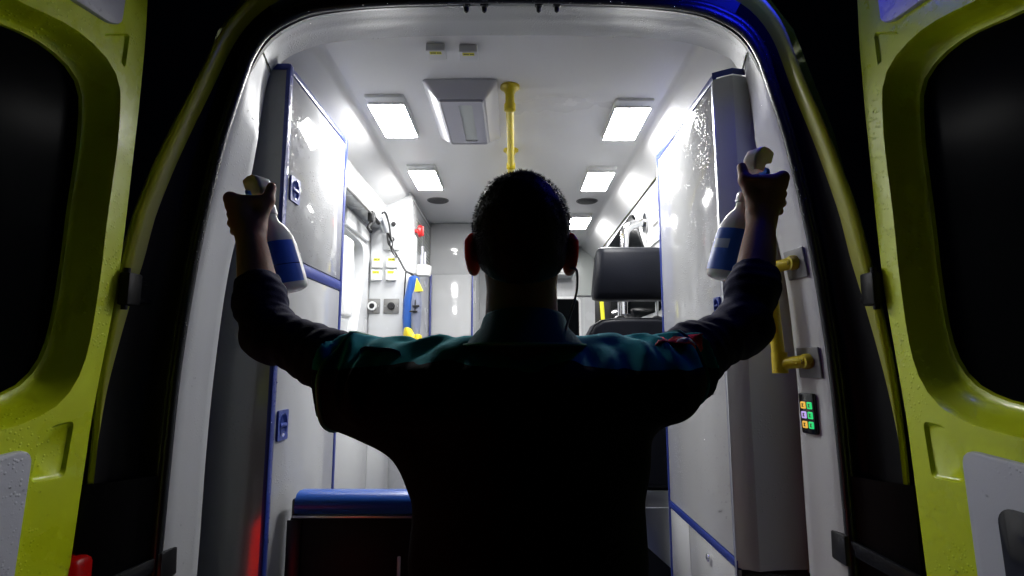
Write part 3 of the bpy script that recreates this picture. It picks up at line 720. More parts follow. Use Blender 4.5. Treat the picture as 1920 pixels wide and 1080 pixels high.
# cable from the rail to the device
cb = bmesh.new()
tube(cb, catmull([(-.752, 3.10, 2.395), (-.738, 3.12, 2.40), (-.722, 3.15, 2.34), (-.715, 3.17, 2.26), (-.735, 3.175, 2.30), (-.727, 3.17, 2.235), (-.700, 3.17, 2.20), (-.660, 3.17, 2.135), (-.625, 3.17, 2.075), (-.600, 3.17, 2.06), (-.580, 3.18, 2.045), (-.585, 3.20, 2.03)], 60), .006, 8)
tube(cb, catmull([(-.715, 3.165, 2.285), (-.700, 3.16, 2.235), (-.712, 3.165, 2.205), (-.722, 3.165, 2.25), (-.706, 3.165, 2.19), (-.68, 3.165, 2.15)], 40), .004, 8)
tube(cb, catmull([(-.622, 3.17, 2.075), (-.626, 3.17, 1.98), (-.634, 3.19, 1.85), (-.632, 3.2, 1.7)], 20), .004, 8)
tag(obj('cable', cb, M['black'], loc=(-.66, 3.17, 1.9)), 'black cable looped from the rail down to the hanging blue pump', 'cable')

# hook rail
rl = thing('hook_rail', (-.752, 2.70, 2.33), 'thin grey hook rail under the left upper valance', 'rail')
bm = bmesh.new(); tube(bm, [(-.752, 2.20, 2.330), (-.752, 3.19, 2.330)], .006, 8); obj('bar', bm, M['socket'], rl)
bm = bmesh.new(); box(bm, -.762, -.748, 2.32, 2.40, 2.285, 2.322, .003); box(bm, -.760, -.750, 2.32, 2.345, 2.235, 2.29, .003); obj('bracket', bm, M['grey'], rl)
bm = bmesh.new(); box(bm, -.772, -.740, 2.86, 2.92, 2.285, 2.345, .006); tube(bm, [(-.752, 2.88, 2.29), (-.765, 2.86, 2.25), (-.745, 2.84, 2.225)], .010, 8); tube(bm, [(-.750, 2.92, 2.32), (-.735, 2.96, 2.30)], .012, 8); obj('clamp', bm, M['black'], rl)
bm = bmesh.new(); tube(bm, [(-.753, 3.06, 2.35), (-.745, 3.15, 2.30)], .017, 10); obj('end_fitting', bm, M['steel'], rl)

# wall pad
wp = bmesh.new(); box(wp, -.841, -.792, 2.585, 2.73, 1.76, 2.155, .022, 4)
tag(obj('wall_pad', wp, M['boxwhite'], loc=(-.82, 2.66, 1.76)), 'rounded white pad upright on the left wall behind the tall cabinet', 'pad')

# front cupboard
fc = thing('front_cupboard', (-.45, 4.35, .65), 'white full height cupboard with dark blue edges at the front, left of the head', 'cupboard')
bm = bmesh.new(); box(bm, -.603, -.295, 3.945, 4.797, .652, 2.549); obj('carcass', bm, M['wall'], fc)
bm = bmesh.new(); box(bm, -.582, -.306, 3.938, 3.9445, .66, 2.168, .002); obj('door', bm, M['lam'], fc)
bm = bmesh.new(); box(bm, -.600, -.306, 3.938, 3.9445, 2.176, 2.545, .002); obj('upper_panel', bm, M['lam'], fc)
bm = bmesh.new(); box(bm, -.600, -.587, 3.934, 3.9445, .66, 2.172, .002); obj('edge_trim', bm, M['blue'], fc)
bm = bmesh.new(); box(bm, -.303, -.291, 3.934, 3.9445, .66, 2.545, .002); obj('edge_trim', bm, M['blue'], fc)

# wall cabinet front right
wc = thing('wall_cabinet', (.36, 4.66, 2.26), 'white wall cabinet high at the front beside the man\'s right ear', 'cabinet')
bm = bmesh.new(); box(bm, .17, .50, 4.55, 4.797, 2.27, 2.53, .006); obj('carcass', bm, M['boxwhite'], wc)
bm = bmesh.new(); box(bm, .18, .49, 4.540, 4.549, 2.285, 2.52, .003); obj('door', bm, M['boxwhite'], wc)

# ceiling lights
def ceiling_light(x, y, wx, ly, label):
    t = thing('ceiling_light', (x, y, 2.553), label, 'ceiling light', 'lit ceiling lights')
    F = lambda u, v, w_: Vector((x + u, y + v, 2.5535 - w_))
    o_ = rrect(-wx / 2 - .006, wx / 2 + .006, -ly / 2 - .045, ly / 2 + .01, .012, 3)
    bm = bmesh.new(); rows = []
    for k, w_ in ((1.0, 0), (1.0, .006), (.985, .012), (.97, .014)): rows.append([F(u * k, v * k, w_ + (.007 * (1 - (u / (wx / 2)) ** 2) if w_ > .005 else 0) * (1 if v < 0 else .5)) for u, v in o_])
    R = loft(bm, rows, True); bm.faces.new(R[-1]); obj('housing', bm, M['boxwhite'], t, angle=60)
    bm = bmesh.new(); prism(bm, rrect(-wx / 2, wx / 2, -ly / 2, ly / 2, .006, 3), F, .012, .024, .002)
    bm.normal_update()
    for fc_ in bm.faces:
        if abs(fc_.normal.z) < .6: fc_.material_index = 1
    obj('lens', bm, [M['lens'], M['boxwhite']], t)
    for u in (-.03, .03):
        for v in (-ly / 2 - .012, ly / 2 + .004):
            bm = bmesh.new(); lathe(bm, [(.003, 0), (.002, .0015)], F(u, v, .019 if v < 0 else .016), (0, 0, -1), 8); obj('screw', bm, M['steel'], t)
    return t
L0 = ceiling_light(-.492, 2.187, .139, .315, 'large lit ceiling light left of the square roof vent, above the left cabinet')
dup(L0, (.014, .752, 0), 'lit ceiling light next to the left round speaker')
dup(L0, (.956, .035, 0), 'large lit ceiling light on the right, beside the top of the right cabinet')
dup(L0, (.948, .778, 0), 'middle lit ceiling light on the right, next to the right round speaker')
dup(L0, (.950, 1.70, 0), 'smallest lit ceiling light, far inside just right of the man\'s head')

# speakers
def speaker(x, y, label):
    t = thing('ceiling_speaker', (x, y, 2.553), label, 'speaker', 'round ceiling speakers')
    bm = bmesh.new(); lathe(bm, [(.068, 0), (.068, .004), (.063, .007), (.060, .006)], (x, y, 2.5535), (0, 0, -1), 28); obj('rim', bm, M['socket'], t)
    bm = bmesh.new(); lathe(bm, [(.0605, 0), (.0605, .004), (.03, .0075)], (x, y, 2.549), (0, 0, -1), 28); obj('mesh_cover', bm, M['mesh'], t); return t
s0 = speaker(-.474, 3.376, 'dark round ceiling speaker on the left, above the socket column')
dup(s0, (.930, .016, 0), 'dark round ceiling speaker right of the man\'s head')

# roof vent
rv = thing('roof_vent', (-.194, 2.12, 2.55), 'white square roof vent housing with a grey louvred plate beside the yellow pole', 'vent')
bm = bmesh.new()
b0 = [(-.329, 1.875), (-.060, 1.875), (-.060, 2.40), (-.329, 2.40)]; b1 = [(-.280, 1.908), (-.104, 1.908), (-.104, 2.325), (-.280, 2.325)]
b0r = round_poly(b0, .02); b1r = round_poly(b1, .016)
loft(bm, [[(x, y, 2.5525) for x, y in b0r], [(x, y, 2.546) for x, y in b0r], [(x, y, 2.495) for x, y in b1r]], True, True); obj('housing', bm, M['ventside'], rv, angle=30)
f = fZ(2.4948, -1)
bm = bmesh.new(); holed(bm, round_poly([(-.273, 1.915), (-.111, 1.915), (-.111, 2.318), (-.273, 2.318)], .012), [rrect(-.205, -.155, 1.95, 2.29, .006, 2)], lambda u, v, w_: f(u, v, .006))
loft(bm, [[f(u, v, w_) for u, v in round_poly([(-.273, 1.915), (-.111, 1.915), (-.111, 2.318), (-.273, 2.318)], .012)] for w_ in (.006, .0)], True)
sl = rrect(-.205, -.155, 1.95, 2.29, .006, 2); loft(bm, [[f(u, v, .006) for u, v in sl], [f(u + (.012 if u > -.18 else 0), v, -.001) for u, v in sl]], True)
pl = obj('cover_plate', bm, M['ventgrey'], rv, angle=30)
bm = bmesh.new(); prism(bm, rrect(-.206, -.140, 1.949, 2.291, .004, 2), f, .0002, .0008); obj('slot', bm, M['grey'], pl)
bm = bmesh.new(); tube(bm, [Vector((x, y, 2.4885)) for x, y in round_poly([(-.270, 1.918), (-.114, 1.918), (-.114, 2.315), (-.270, 2.315)], .012)] + [Vector((-.270, 1.93, 2.4885))], .0035, 6); obj('rim', bm, M['ventside'], rv)

# yellow grab pole under the ceiling
gp = thing('grab_rail', (-.015, 2.4, 2.50), 'yellow grab rail running along the ceiling centre above the man\'s head', 'rail', 'yellow grab rails')
bm = bmesh.new(); tube(bm, [(-.015, 1.94, 2.478), (-.015, 3.30, 2.478)], .0155, 14); obj('tube', bm, M['yrail'], gp)
for y in (1.935, 2.55, 3.28):
    bm = bmesh.new(); lathe(bm, [(.036, 0), (.036, .007), (.024, .014), (.017, .03), (.017, .062), (.021, .070), (.021, .092), (.012, .098)], (-.015, y, 2.554), (0, 0, -1), 20); obj('mount', bm, M['yrail'], gp)

# right-hand side: chrome bar, sticker, seat
cg = thing('chrome_grab_bar', (.66, 2.93, 2.1), 'bent chrome grab bar on the right wall behind the seat headrest', 'grab bar')
bm = bmesh.new(); tube(bm, catmull([(.690, 2.90, 2.285), (.655, 2.90, 2.281), (.615, 2.90, 2.268), (.590, 2.90, 2.235), (.583, 2.90, 2.18), (.583, 2.90, 2.05), (.583, 2.90, 1.80)], 40), .0235, 16); obj('tube', bm, M['chrome'], cg)
bm = bmesh.new(); lathe(bm, [(.055, 0), (.055, .008), (.03, .016)], (.698, 2.90, 2.285), (-1, 0, 0), 22); obj('flange', bm, M['chrome'], cg)
sk = thing('wall_sticker', (.697, 2.67, 2.28), 'small dark instruction sticker on the right wall beside the cabinet edge', 'sticker')
bm = bmesh.new(); prism(bm, [(2.61, 2.225), (2.74, 2.225), (2.74, 2.335), (2.61, 2.335)], fX(.699, -1), 0, .002); obj('sheet', bm, M['socket'], sk)
for i in range(2):
    for j in range(2):
        bm = bmesh.new(); prism(bm, [(2.62 + .06 * i, 2.235 + .05 * j), (2.67 + .06 * i, 2.235 + .05 * j), (2.67 + .06 * i, 2.277 + .05 * j), (2.62 + .06 * i, 2.277 + .05 * j)], fX(.6969, -1), 0, .0005); obj('printed_field', bm, M['boxwhite'], sk)

st = thing('attendant_seat', (.52, 2.60, .65), 'black padded attendant seat with headrest behind the right cabinet', 'seat')
def cushion(rows, name, m):
    bm = bmesh.new(); loft(bm, rows, True, True); o = obj(name, bm, M[m], st, angle=70); return o
def crow(x0, x1, y0, y1, z, r, n=4): return [(u, v, z) for u, v in rrect(x0, x1, y0, y1, r, n)]
cushion([crow(.385, .660, 2.475, 2.545, 2.066, .03), crow(.378, .676, 2.462, 2.56, 2.058, .035), crow(.372, .685, 2.452, 2.575, 2.035, .035), crow(.362, .690, 2.448, 2.585, 1.94, .035), crow(.354, .692, 2.452, 2.585, 1.86, .035), crow(.356, .690, 2.462, 2.575, 1.836, .035), crow(.37, .68, 2.48, 2.56, 1.828, .03)], 'headrest', 'vinyl')
for x in (.475, .645):
    bm = bmesh.new(); tube(bm, [(x, 2.515, 1.73), (x, 2.515, 1.84)], .0075, 10); obj('headrest_post', bm, M['chrome'], st)
    bm = bmesh.new(); lathe(bm, [(.026, 0), (.026, .008), (.015, .016)], (x, 2.515, 1.742), (0, 0, 1), 18); obj('post_collar', bm, M['black'], st)
br = [(.325, 1.02), (.318, 1.3), (.318, 1.55), (.322, 1.65), (.338, 1.70), (.372, 1.732), (.43, 1.742), (.55, 1.744), (.66, 1.742), (.69, 1.73), (.695, 1.60), (.695, 1.02)]
br = [tuple(p) for p in catmull(br, 44)]
cB = np.mean(np.array(br), 0)
bm = bmesh.new(); loft(bm, [[(cB[0] + (u - cB[0]) * k, y, cB[1] + (v - cB[1]) * k) for u, v in br] for k, y in ((.93, 2.43), (.97, 2.432), (.995, 2.445), (1, 2.46), (1, 2.56), (.99, 2.58), (.96, 2.59))], True, True); obj('backrest', bm, M['vinyl'], st, angle=60)
bm = bmesh.new(); tube(bm, [(cB[0] + (u - cB[0]) * .985, 2.438, cB[1] + (v - cB[1]) * .99) for u, v in br[8:]], .004, 6); obj('piping', bm, M['vinyl'], st)
bm = bmesh.new(); box(bm, .32, .69, 2.44, 2.95, 1.0, 1.10, .03, 3); obj('seat_cushion', bm, M['vinyl'], st)
bm = bmesh.new(); prism(bm, [(.545, 1.02), (.66, 1.02), (.695, .67), (.545, .80), (.535, .955)], fY(2.42, -1), -.02, .0, .003); obj('side_plate', bm, M['steel'], st)
bm = bmesh.new(); box(bm, .540, .640, 2.392, 2.402, .955, .961, .002); obj('lip', bm, M['alu'], st)
bm = bmesh.new(); box(bm, .35, .68, 2.46, 2.9, .655, .998, .01); obj('pedestal', bm, M['black'], st)

# things hanging behind the seat
bb = thing('helmet', (.60, 4.0, 1.72), 'dark rounded helmet with a blue rim seen in the gap under the headrest', 'helmet')
bm = bmesh.new(); lathe(bm, [(.17, 0), (.168, .05), (.15, .10), (.115, .14), (.06, .17), (.0, .18)], (.66, 3.35, 1.70), (0, 0, 1), 28); obj('shell', bm, M['blackgloss'], bb)
bm = bmesh.new(); tube(bm, [(.66 + .173 * math.cos(t), 3.35 + .173 * math.sin(t), 1.71) for t in np.linspace(0, 2 * PI, 30)], .012, 8); obj('brim', bm, M['devblue'], bb)
yb = bmesh.new(); tube(yb, [(.50, 3.2, 1.95), (.515, 3.2, 1.70)], .012, 8); tag(obj('yellow_strap', yb, M['ylabel'], loc=(.51, 3.2, 1.7)), 'short yellow strap hanging behind the left headrest post', 'strap')
bl = bmesh.new(); box(bl, .47, .56, 3.22, 3.25, 1.6, 2.0, .004); tag(obj('black_belt', bl, M['black'], loc=(.5, 3.23, 1.6)), 'black belt hanging behind the yellow strap', 'belt')

# folded loading ramp at the rear left
rp = thing('loading_ramp', (-.28, 1.74, .65), 'upright black ramp panel with blue padded top edge at the lower left', 'ramp')
bm = bmesh.new(); loft(bm, [[(x, y, z) for y, z in ((1.700, 1.112), (1.692, 1.128), (1.694, 1.150), (1.706, 1.166), (1.73, 1.172), (1.77, 1.168), (1.785, 1.15), (1.785, 1.115))] for x in (-.640, -.632, -.3, .05, .06)], True, True)
obj('top_pad', bm, M['bluevinyl'], rp, angle=50)
bm = bmesh.new(); box(bm, -.652, -.634, 1.70, 1.785, 1.09, 1.155, .008); obj('end_cap', bm, M['black'], rp)
bm = bmesh.new(); box(bm, -.645, .06, 1.694, 1.780, 1.102, 1.109, .002); obj('edge_strip', bm, M['alu'], rp)
bm = bmesh.new(); box(bm, -.655, .06, 1.705, 1.775, .655, 1.1005, .004); obj('panel', bm, M['ramppanel'], rp)
bm = bmesh.new(); box(bm, -.662, -.62, 1.699, 1.704, .655, 1.095, .002); obj('side_post', bm, M['black'], rp)
bm = bmesh.new(); box(bm, -.338, -.328, 1.700, 1.7045, .925, .995, .0035, 3); obj('slot_cover', bm, M['boxwhite'], rp)

# ------------------------------------------------------------------ fittings on the right door jamb
def jamb_frame(y, z):
    """point and axes on the right side liner"""
    tt = (y - 1.352) / .25
    i = min(range(NL // 2, NL), key=lambda k: abs(liner_pt(k, tt)[2] - z))
    P = Vector(liner_pt(i, tt)); T = Vector(liner_pt(i, .42) - liner_pt(i, .05)); T.z = 0; T.normalize()
    j2 = max(i - 6, 0); U = Vector((OC[j2][0] - OC[i][0], 0, OC[j2][1] - OC[i][1])).normalized()
    if U.z < 0: U = -U
    N = T.cross(U).normalized()
    if N.x > 0: N = -N
    return P, T, U, N
def jf(y, z):
    P, T, U, N = jamb_frame(y, z)
    return lambda u, v, w_: P + T * u + U * v + N * w_
hr = thing('handrail', (.75, 1.46, 1.55), 'yellow handrail on the right door jamb between two grey plates', 'handrail', 'yellow grab rails')
for y, z in ((1.413, 1.795), (1.416, 1.548)):
    F = jf(y, z); bm = bmesh.new(); prism(bm, rrect(-.038, .042, -.038, .038, .003, 2), F, 0.001, .0065, .001); obj('mount_plate', bm, M['plate'], hr)
    bm = bmesh.new(); lathe(bm, [(.019, 0), (.019, .012), (.016, .018), (.006, .019)], F(.0, .004, .006), F(0, 0, 1) - F(0, 0, 0), 20)
    q0 = F(0, .004, .014); q1 = F(.040, .002, .036); q2 = F(.058, -.008, .046)
    tube(bm, [q0, q1, q2], .016, 12); obj('bracket', bm, M['yrail'], hr)
    bm = bmesh.new(); lathe(bm, [(.007, 0), (.006, .004)], F(.0, .004, .0255), F(0, 0, 1) - F(0, 0, 0), 12); obj('bolt', bm, M['black'], hr)
a_ = jf(1.413, 1.795)(.058, .0, .046); b_ = jf(1.416, 1.548)(.058, .0, .046)
bm = bmesh.new(); tube(bm, [a_ + Vector((0, 0, .02)), a_ * .5 + b_ * .5, b_ - Vector((0, 0, .02))], .0165, 14); obj('tube', bm, M['yrail'], hr)
bm = bmesh.new(); tube(bm, [b_ + Vector((0, 0, .03)), b_ - Vector((0, 0, .024))], .020, 14); obj('lower_sleeve', bm, M['yrail'], hr)

cp = thing('control_panel', (.77, 1.42, 1.43), 'small black key panel with six glowing keys on the right jamb', 'control panel')
F = jf(1.434, 1.418)
bm = bmesh.new(); prism(bm, rrect(-.026, .026, -.050, .050, .005, 3), F, .001, .010, .003); obj('housing', bm, M['blackgloss'], cp)
for r_ in range(3):
    for c_ in range(2):
        u0 = .020 - .021 * (c_ + 0) - .019; v0 = .012 - .024 * r_
        nm = ('green', 'amber')[0] if c_ == 1 else ('amber', 'violet', 'amber')[r_]
        if c_ == 1: u0 = -.020
        else: u0 = .002
        bm = bmesh.new(); prism(bm, rrect(u0, u0 + .016, v0, v0 + .017, .002, 2), F, .0101, .0125, .001)
        kk = obj('key', bm, M['key_' + nm], cp, label='glowing %s key' % nm)
        bm = bmesh.new(); prism(bm, [(u0 + .004, v0 + .004), (u0 + .012, v0 + .004), (u0 + .010, v0 + .009), (u0 + .012, v0 + .013), (u0 + .004, v0 + .013), (u0 + .007, v0 + .008)], F, .0126, .0128); obj('key_symbol', bm, M['ink'], kk)

# ================================================================== PERSON
def value_noise(P, s, seed=0):
    Q = P * s + seed * 17.13; i = np.floor(Q).astype(np.int64); f = Q - i; f = f * f * (3 - 2 * f)
    def h(a, b, c):
        n = (a * 374761393 + b * 668265263 + c * 1274126177 + seed * 9176) & 0x7fffffff
        n = ((n ^ (n >> 13)) * 1274126177) & 0x7fffffff
        return (n & 0xffff) / 65535.0 - .5
    r = 0
    for dx in (0, 1):
        for dy in (0, 1):
            for dz in (0, 1):
                wt = (f[:, 0] if dx else 1 - f[:, 0]) * (f[:, 1] if dy else 1 - f[:, 1]) * (f[:, 2] if dz else 1 - f[:, 2])
                r = r + wt * h(i[:, 0] + dx, i[:, 1] + dy, i[:, 2] + dz)
    return r
class SDF:
    def __init__(s): s.p = []; s.cuts = []; s.disp = None
    def cap(s, a, b, ra, rb, k=.02, sq=None): s.p.append(('c', np.array(a, float), np.array(b, float), ra, rb, k, sq)); return s
    def ell(s, c, r, k=.02, R=None): s.p.append(('e', np.array(c, float), np.array(r, float), R, None, k, None)); return s
    def chain(s, pts, rs, k=.012):
        for i in range(len(pts) - 1): s.cap(pts[i], pts[i + 1], rs[i], rs[i + 1], k)
        return s
    def cut(s, p, n): s.cuts.append((np.array(p, float), np.array(n, float) / np.linalg.norm(n))); return s
    def ev(s, P):
        d = np.full(len(P), 1e3)
        for t, a, b, c, e, k, sq in s.p:
            if t == 'c':
                ab = b - a; h = np.clip(((P - a) @ ab) / (ab @ ab), 0, 1); q = P - a - h[:, None] * ab
                if sq is not None: q = q * sq
                v = np.linalg.norm(q, axis=1) - (c + (e - c) * h)
            else:
                q = P - a
                if c is not None: q = q @ c
                k0 = np.linalg.norm(q / b, axis=1); k1 = np.linalg.norm(q / (b * b), axis=1) + 1e-9; v = k0 * (k0 - 1) / k1
            h = np.clip(.5 + .5 * (d - v) / k, 0, 1); d = d * (1 - h) + v * h - k * h * (1 - h)
        if s.disp is not None:
            near = np.abs(d) < .06
            if near.any(): d[near] = d[near] - s.disp(P[near])
        for p, n in s.cuts: d = np.maximum(d, (P - p) @ n)
        return d
    def mesh(s, h, it=2):
        lo = np.full(3, 1e9); hi = -lo
        for t, a, b, c, e, k, sq in s.p:
            if t == 'c': r = max(c, e) * 1.6; lo = np.minimum(lo, np.minimum(a, b) - r); hi = np.maximum(hi, np.maximum(a, b) + r)
            else: lo = np.minimum(lo, a - b.max()); hi = np.maximum(hi, a + b.max())
        lo -= .03; hi += .03
        B = 6; n = np.ceil((hi - lo) / (h * B)).astype(int) + 1
        g = np.stack(np.meshgrid(*[np.arange(k) for k in n], indexing='ij'), -1).reshape(-1, 3)
        cen = lo + (g + .5) * B * h
        dc = s.ev(cen); act = np.abs(dc) < B * h * 1.9
        G = np.repeat(np.repeat(np.repeat(dc.reshape(n), B, 0), B, 1), B, 2).astype(np.float32)
        loc = np.stack(np.meshgrid(*[np.arange(B)] * 3, indexing='ij'), -1).reshape(-1, 3)
        ids = (g[act][:, None, :] * B + loc[None]).reshape(-1, 3)
        for c0 in range(0, len(ids), 400000):
            q = ids[c0:c0 + 400000]; G[q[:, 0], q[:, 1], q[:, 2]] = s.ev(lo + q * h)
        ins = G < 0
        # surface nets
        cc = [ins[i:ins.shape[0] - 1 + i, j:ins.shape[1] - 1 + j, k:ins.shape[2] - 1 + k] for i in (0, 1) for j in (0, 1) for k in (0, 1)]
        cnt = sum(c.astype(np.int8) for c in cc); cell = (cnt > 0) & (cnt < 8)
        ci = np.argwhere(cell); vid = -np.ones(cell.shape, np.int64); vid[ci[:, 0], ci[:, 1], ci[:, 2]] = np.arange(len(ci))
        acc = np.zeros((len(ci), 3)); num = np.zeros(len(ci))
        cor = [(i, j, k) for i in (0, 1) for j in (0, 1) for k in (0, 1)]
        val = [G[ci[:, 0] + i, ci[:, 1] + j, ci[:, 2] + k] for i, j, k in cor]
        for x in range(8):
            for ax in range(3):
                if cor[x][ax]: continue
                o_ = list(cor[x]); o_[ax] = 1; y = cor.index(tuple(o_))
                m_ = (val[x] < 0) != (val[y] < 0); t = np.where(m_, val[x] / np.where(m_, val[x] - val[y], 1), 0)
                p = np.tile(np.array(cor[x], float), (len(ci), 1)); p[:, ax] += t
                acc[m_] += p[m_]; num[m_] += 1
        V = lo + (ci + acc / num[:, None]) * h
        Fs = []
        for ax in range(3):
            sl0 = [slice(None)] * 3; sl1 = [slice(None)] * 3; sl0[ax] = slice(0, -1); sl1[ax] = slice(1, None)
            A = ins[tuple(sl0)]; Bq = ins[tuple(sl1)]; e = np.argwhere(A != Bq)
            b_, c_ = [(1, 2), (2, 0), (0, 1)][ax]
            ok = (e[:, b_] > 0) & (e[:, c_] > 0) & (e[:, b_] < cell.shape[b_]) & (e[:, c_] < cell.shape[c_]); e = e[ok]
            flip = A[e[:, 0], e[:, 1], e[:, 2]]
            q = []
            for db, dc_ in ((0, 0), (1, 0), (1, 1), (0, 1)):
                t = e.copy(); t[:, b_] -= db; t[:, c_] -= dc_; q.append(vid[t[:, 0], t[:, 1], t[:, 2]])
            q = np.stack(q, 1); q = q[(q >= 0).all(1)] if (q < 0).any() else q
            if len(flip) == len(q): q[~flip] = q[~flip][:, ::-1]
            Fs.append(q)
        Fc = np.concatenate(Fs)
        for _ in range(it):                                   # light smoothing
            a2 = np.zeros_like(V); n2 = np.zeros(len(V))
            for i in range(4):
                j = (i + 1) % 4; np.add.at(a2, Fc[:, i], V[Fc[:, j]]); np.add.at(n2, Fc[:, i], 1)
            V = V * .5 + .5 * a2 / np.maximum(n2, 1)[:, None]
        return V, Fc
def sdf_obj(name, s, h, m, parent, it=2):
    V, Fc = s.mesh(h, it); org = ORG[parent]
    me = bpy.data.meshes.new(name); me.from_pydata((V - np.array(org)).tolist(), [], Fc.tolist()); me.update()
    finish(me, m, True, 70)
    o = bpy.data.objects.new(name, me); COL.objects.link(o); o.parent = parent; ORG[o] = org
    return o, V, Fc

PX = .012
man = thing('person', (PX, .90, 0), 'person seen from behind, arms raised holding two spray bottles, dark shirt with teal shoulders', 'person')
ORG[man] = Vector((0, 0, 0)); man.location = (0, 0, 0)

# joints of the pose (left arm, right arm)
ARM = {-1: dict(sh=(-.185, .895, 1.510), el=(-.437, 1.000, 1.600), wr=(-.530, 1.098, 1.805), G=(-.546, 1.126, 1.858), top=(-.540, 1.137, 1.932), bot=(-.466, 1.152, 1.697)),
       1: dict(sh=(.196, .895, 1.515), el=(.410, 1.000, 1.616), wr=(.498, 1.098, 1.835), G=(.516, 1.126, 1.900), top=(.512, 1.137, 1.975), bot=(.438, 1.155, 1.722))}
V3 = lambda p: np.array(p, float)
def hand_sdf(s, side):
    A = ARM[side]; wr = V3(A['wr']); G = V3(A['G']); B = V3(A['top']) - V3(A['bot']); B /= np.linalg.norm(B); B = B * .35 + np.array([0, 0, .65]); B /= np.linalg.norm(B)
    X = np.array([side, 0, 0.0]); X = X - B * (X @ B); X /= np.linalg.norm(X)          # outwards, away from the body
    Y = np.cross(B, X); Y = Y if Y[1] > 0 else -Y                                        # forwards
    pt = lambda sB, x, y: G + B * sB + X * x + Y * y
    # four fingers curled round the neck of the bottle, unequal lengths
    spec = [(.026, .97, .0088), (.0065, 1.08, .0092), (-.013, 1.0, .0087), (-.0315, .80, .0076)]
    for i, (sb, L, r) in enumerate(spec):
        mcp = pt(sb, .026 - .003 * i, -.030); pip = pt(sb - .002, .047 * (.97 if i < 3 else .86), .012 * L); dip = pt(sb - .004, .026, .038 * L); tip = pt(sb - .005, .002 - .006 * (L - 1), .037 * L)
        s.chain([mcp, pip, dip, tip], [r * 1.10, r * 1.0, r * .93, r * .80], .0035)
        s.ell(pip, np.array([r, r, r]) * 1.10, .004); s.ell(mcp + Y * -.002, np.array([r, r, r]) * 1.16, .005)
        s.cap(wr + X * (.012 - .009 * i) + B * .012, mcp, .0150, r * 1.08, .010)
    s.cap(pt(.020, .022, -.029), pt(.014, -.030, -.022), .0125, .0135, .012)
    # palm and heel of the hand
    s.cap(pt(.006, .004, -.029), pt(-.03, .000, -.026), .016, .018, .014)
    s.cap(wr, pt(-.03, -.002, -.022), .0225, .020, .02)
    # thumb leaving the inner side of the palm, pointing up along the spray head
    tb = wr + (pt(-.02, -.028, -.018) - wr) * .75; tm = pt(.018, -.043, -.014); tt = pt(.050, -.047, -.002)
    s.cap(wr + B * .010 - X * .006, tb, .017, .0155, .014); s.chain([tb, tm, tt], [.0155, .0118, .0098], .008)
    s.ell(tm, (.0126, .0126, .0126), .006)
    return s
def arm_sdf(s, side, grow=0.0, k=.02):
    A = ARM[side]; sh = V3(A['sh']); el = V3(A['el']); wr = V3(A['wr'])
    s.cap(sh, el * .5 + sh * .5, .054 + grow, .044 + grow, k); s.cap(el * .5 + sh * .5, el, .044 + grow, .038 + grow, k)
    md = el * .68 + wr * .32 + np.array([side * .004, -.004, 0])
    s.cap(el, md, .037 + grow, .0385 + grow, k); s.cap(md, wr, .0385 + grow, .0265 + grow, k)
    return s

body = SDF()
body.ell((PX, .905, 1.775), (.0685, .094, .078), .03)
body.ell((PX, .925, 1.745), (.066, .080, .075), .03)
body.ell((PX, .962, 1.690), (.050, .058, .056), .03)           # jaw
body.ell((PX, .995, 1.655), (.024, .022, .018), .02)           # chin
body.cap((PX, 1.005, 1.752), (PX, 1.022, 1.722), .008, .013, .014)   # nose
body.cap((PX - .03, .992, 1.765), (PX + .03, .992, 1.765), .010, .010, .014)  # brow
body.cap((PX - .018, 1.000, 1.690), (PX + .018, 1.000, 1.690), .006, .006, .008); body.cap((PX - .014, .999, 1.680), (PX + .014, .999, 1.680), .006, .006, .006)
for sx in (-1, 1):
    body.ell((PX + sx * .032, .985, 1.745), (.012, .012, .011), .008)
body.cap((PX, .888, 1.55), (PX, .895, 1.68), .061, .056, .03)     # neck
body.ell((PX + .01, .90, 1.40), (.148, .105, .18), .05); body.ell((PX + .01, .905, 1.17), (.135, .098, .18), .06); body.ell((PX + .008, .905, .98), (.150, .108, .12), .06)
for sx in (-1, 1):
    A = ARM[sx]; body.cap((PX + sx * .03, .885, 1.535), A['sh'], .040, .048, .04)
    arm_sdf(body, sx); hand_sdf(body, sx)
    hx = PX + sx * .085
    body.cap((hx, .905, .95), (hx + sx * .02, .91, .50), .082, .055, .04); body.cap((hx + sx * .02, .91, .50), (hx + sx * .025, .88, .10), .052, .036, .03)
    body.cap((hx + sx * .025, .88, .05), (hx + sx * .04, 1.05, .035), .036, .030, .02)
bo, Vb, Fb = sdf_obj('body', body, .0036, M['skin'], man, 2)
# ears belong to the head but show as thin, backlit skin
for sx in (-1, 1):
    e = SDF(); cx = PX + sx * .0765
    Rm = Matrix.Rotation(sx * .45, 3, 'Z'); R = np.array(Rm)
    e.ell((cx + sx * .004, .893, 1.728), (.0068, .021, .032), .006, R); e.ell((cx + sx * .001, .900, 1.704), (.007, .013, .014), .01, R)
    e.cap((cx - sx * .010, .908, 1.735), (cx, .896, 1.728), .014, .010, .008)
    e.cap((cx + sx * .007, .880, 1.742), (cx + sx * .005, .905, 1.757), .0055, .005, .006); e.cap((cx + sx * .007, .880, 1.742), (cx + sx * .005, .885, 1.712), .0055, .005, .006)
    sdf_obj('ear', e, .0018, M['ear'], man, 2)
# eyes
for sx in (-1, 1):
    bm = bmesh.new(); bmesh.ops.create_uvsphere(bm, u_segments=16, v_segments=10, radius=.0115, matrix=Matrix.Translation((PX + sx * .032, .990, 1.745))); obj('eye', bm, M['boxwhite'], man)

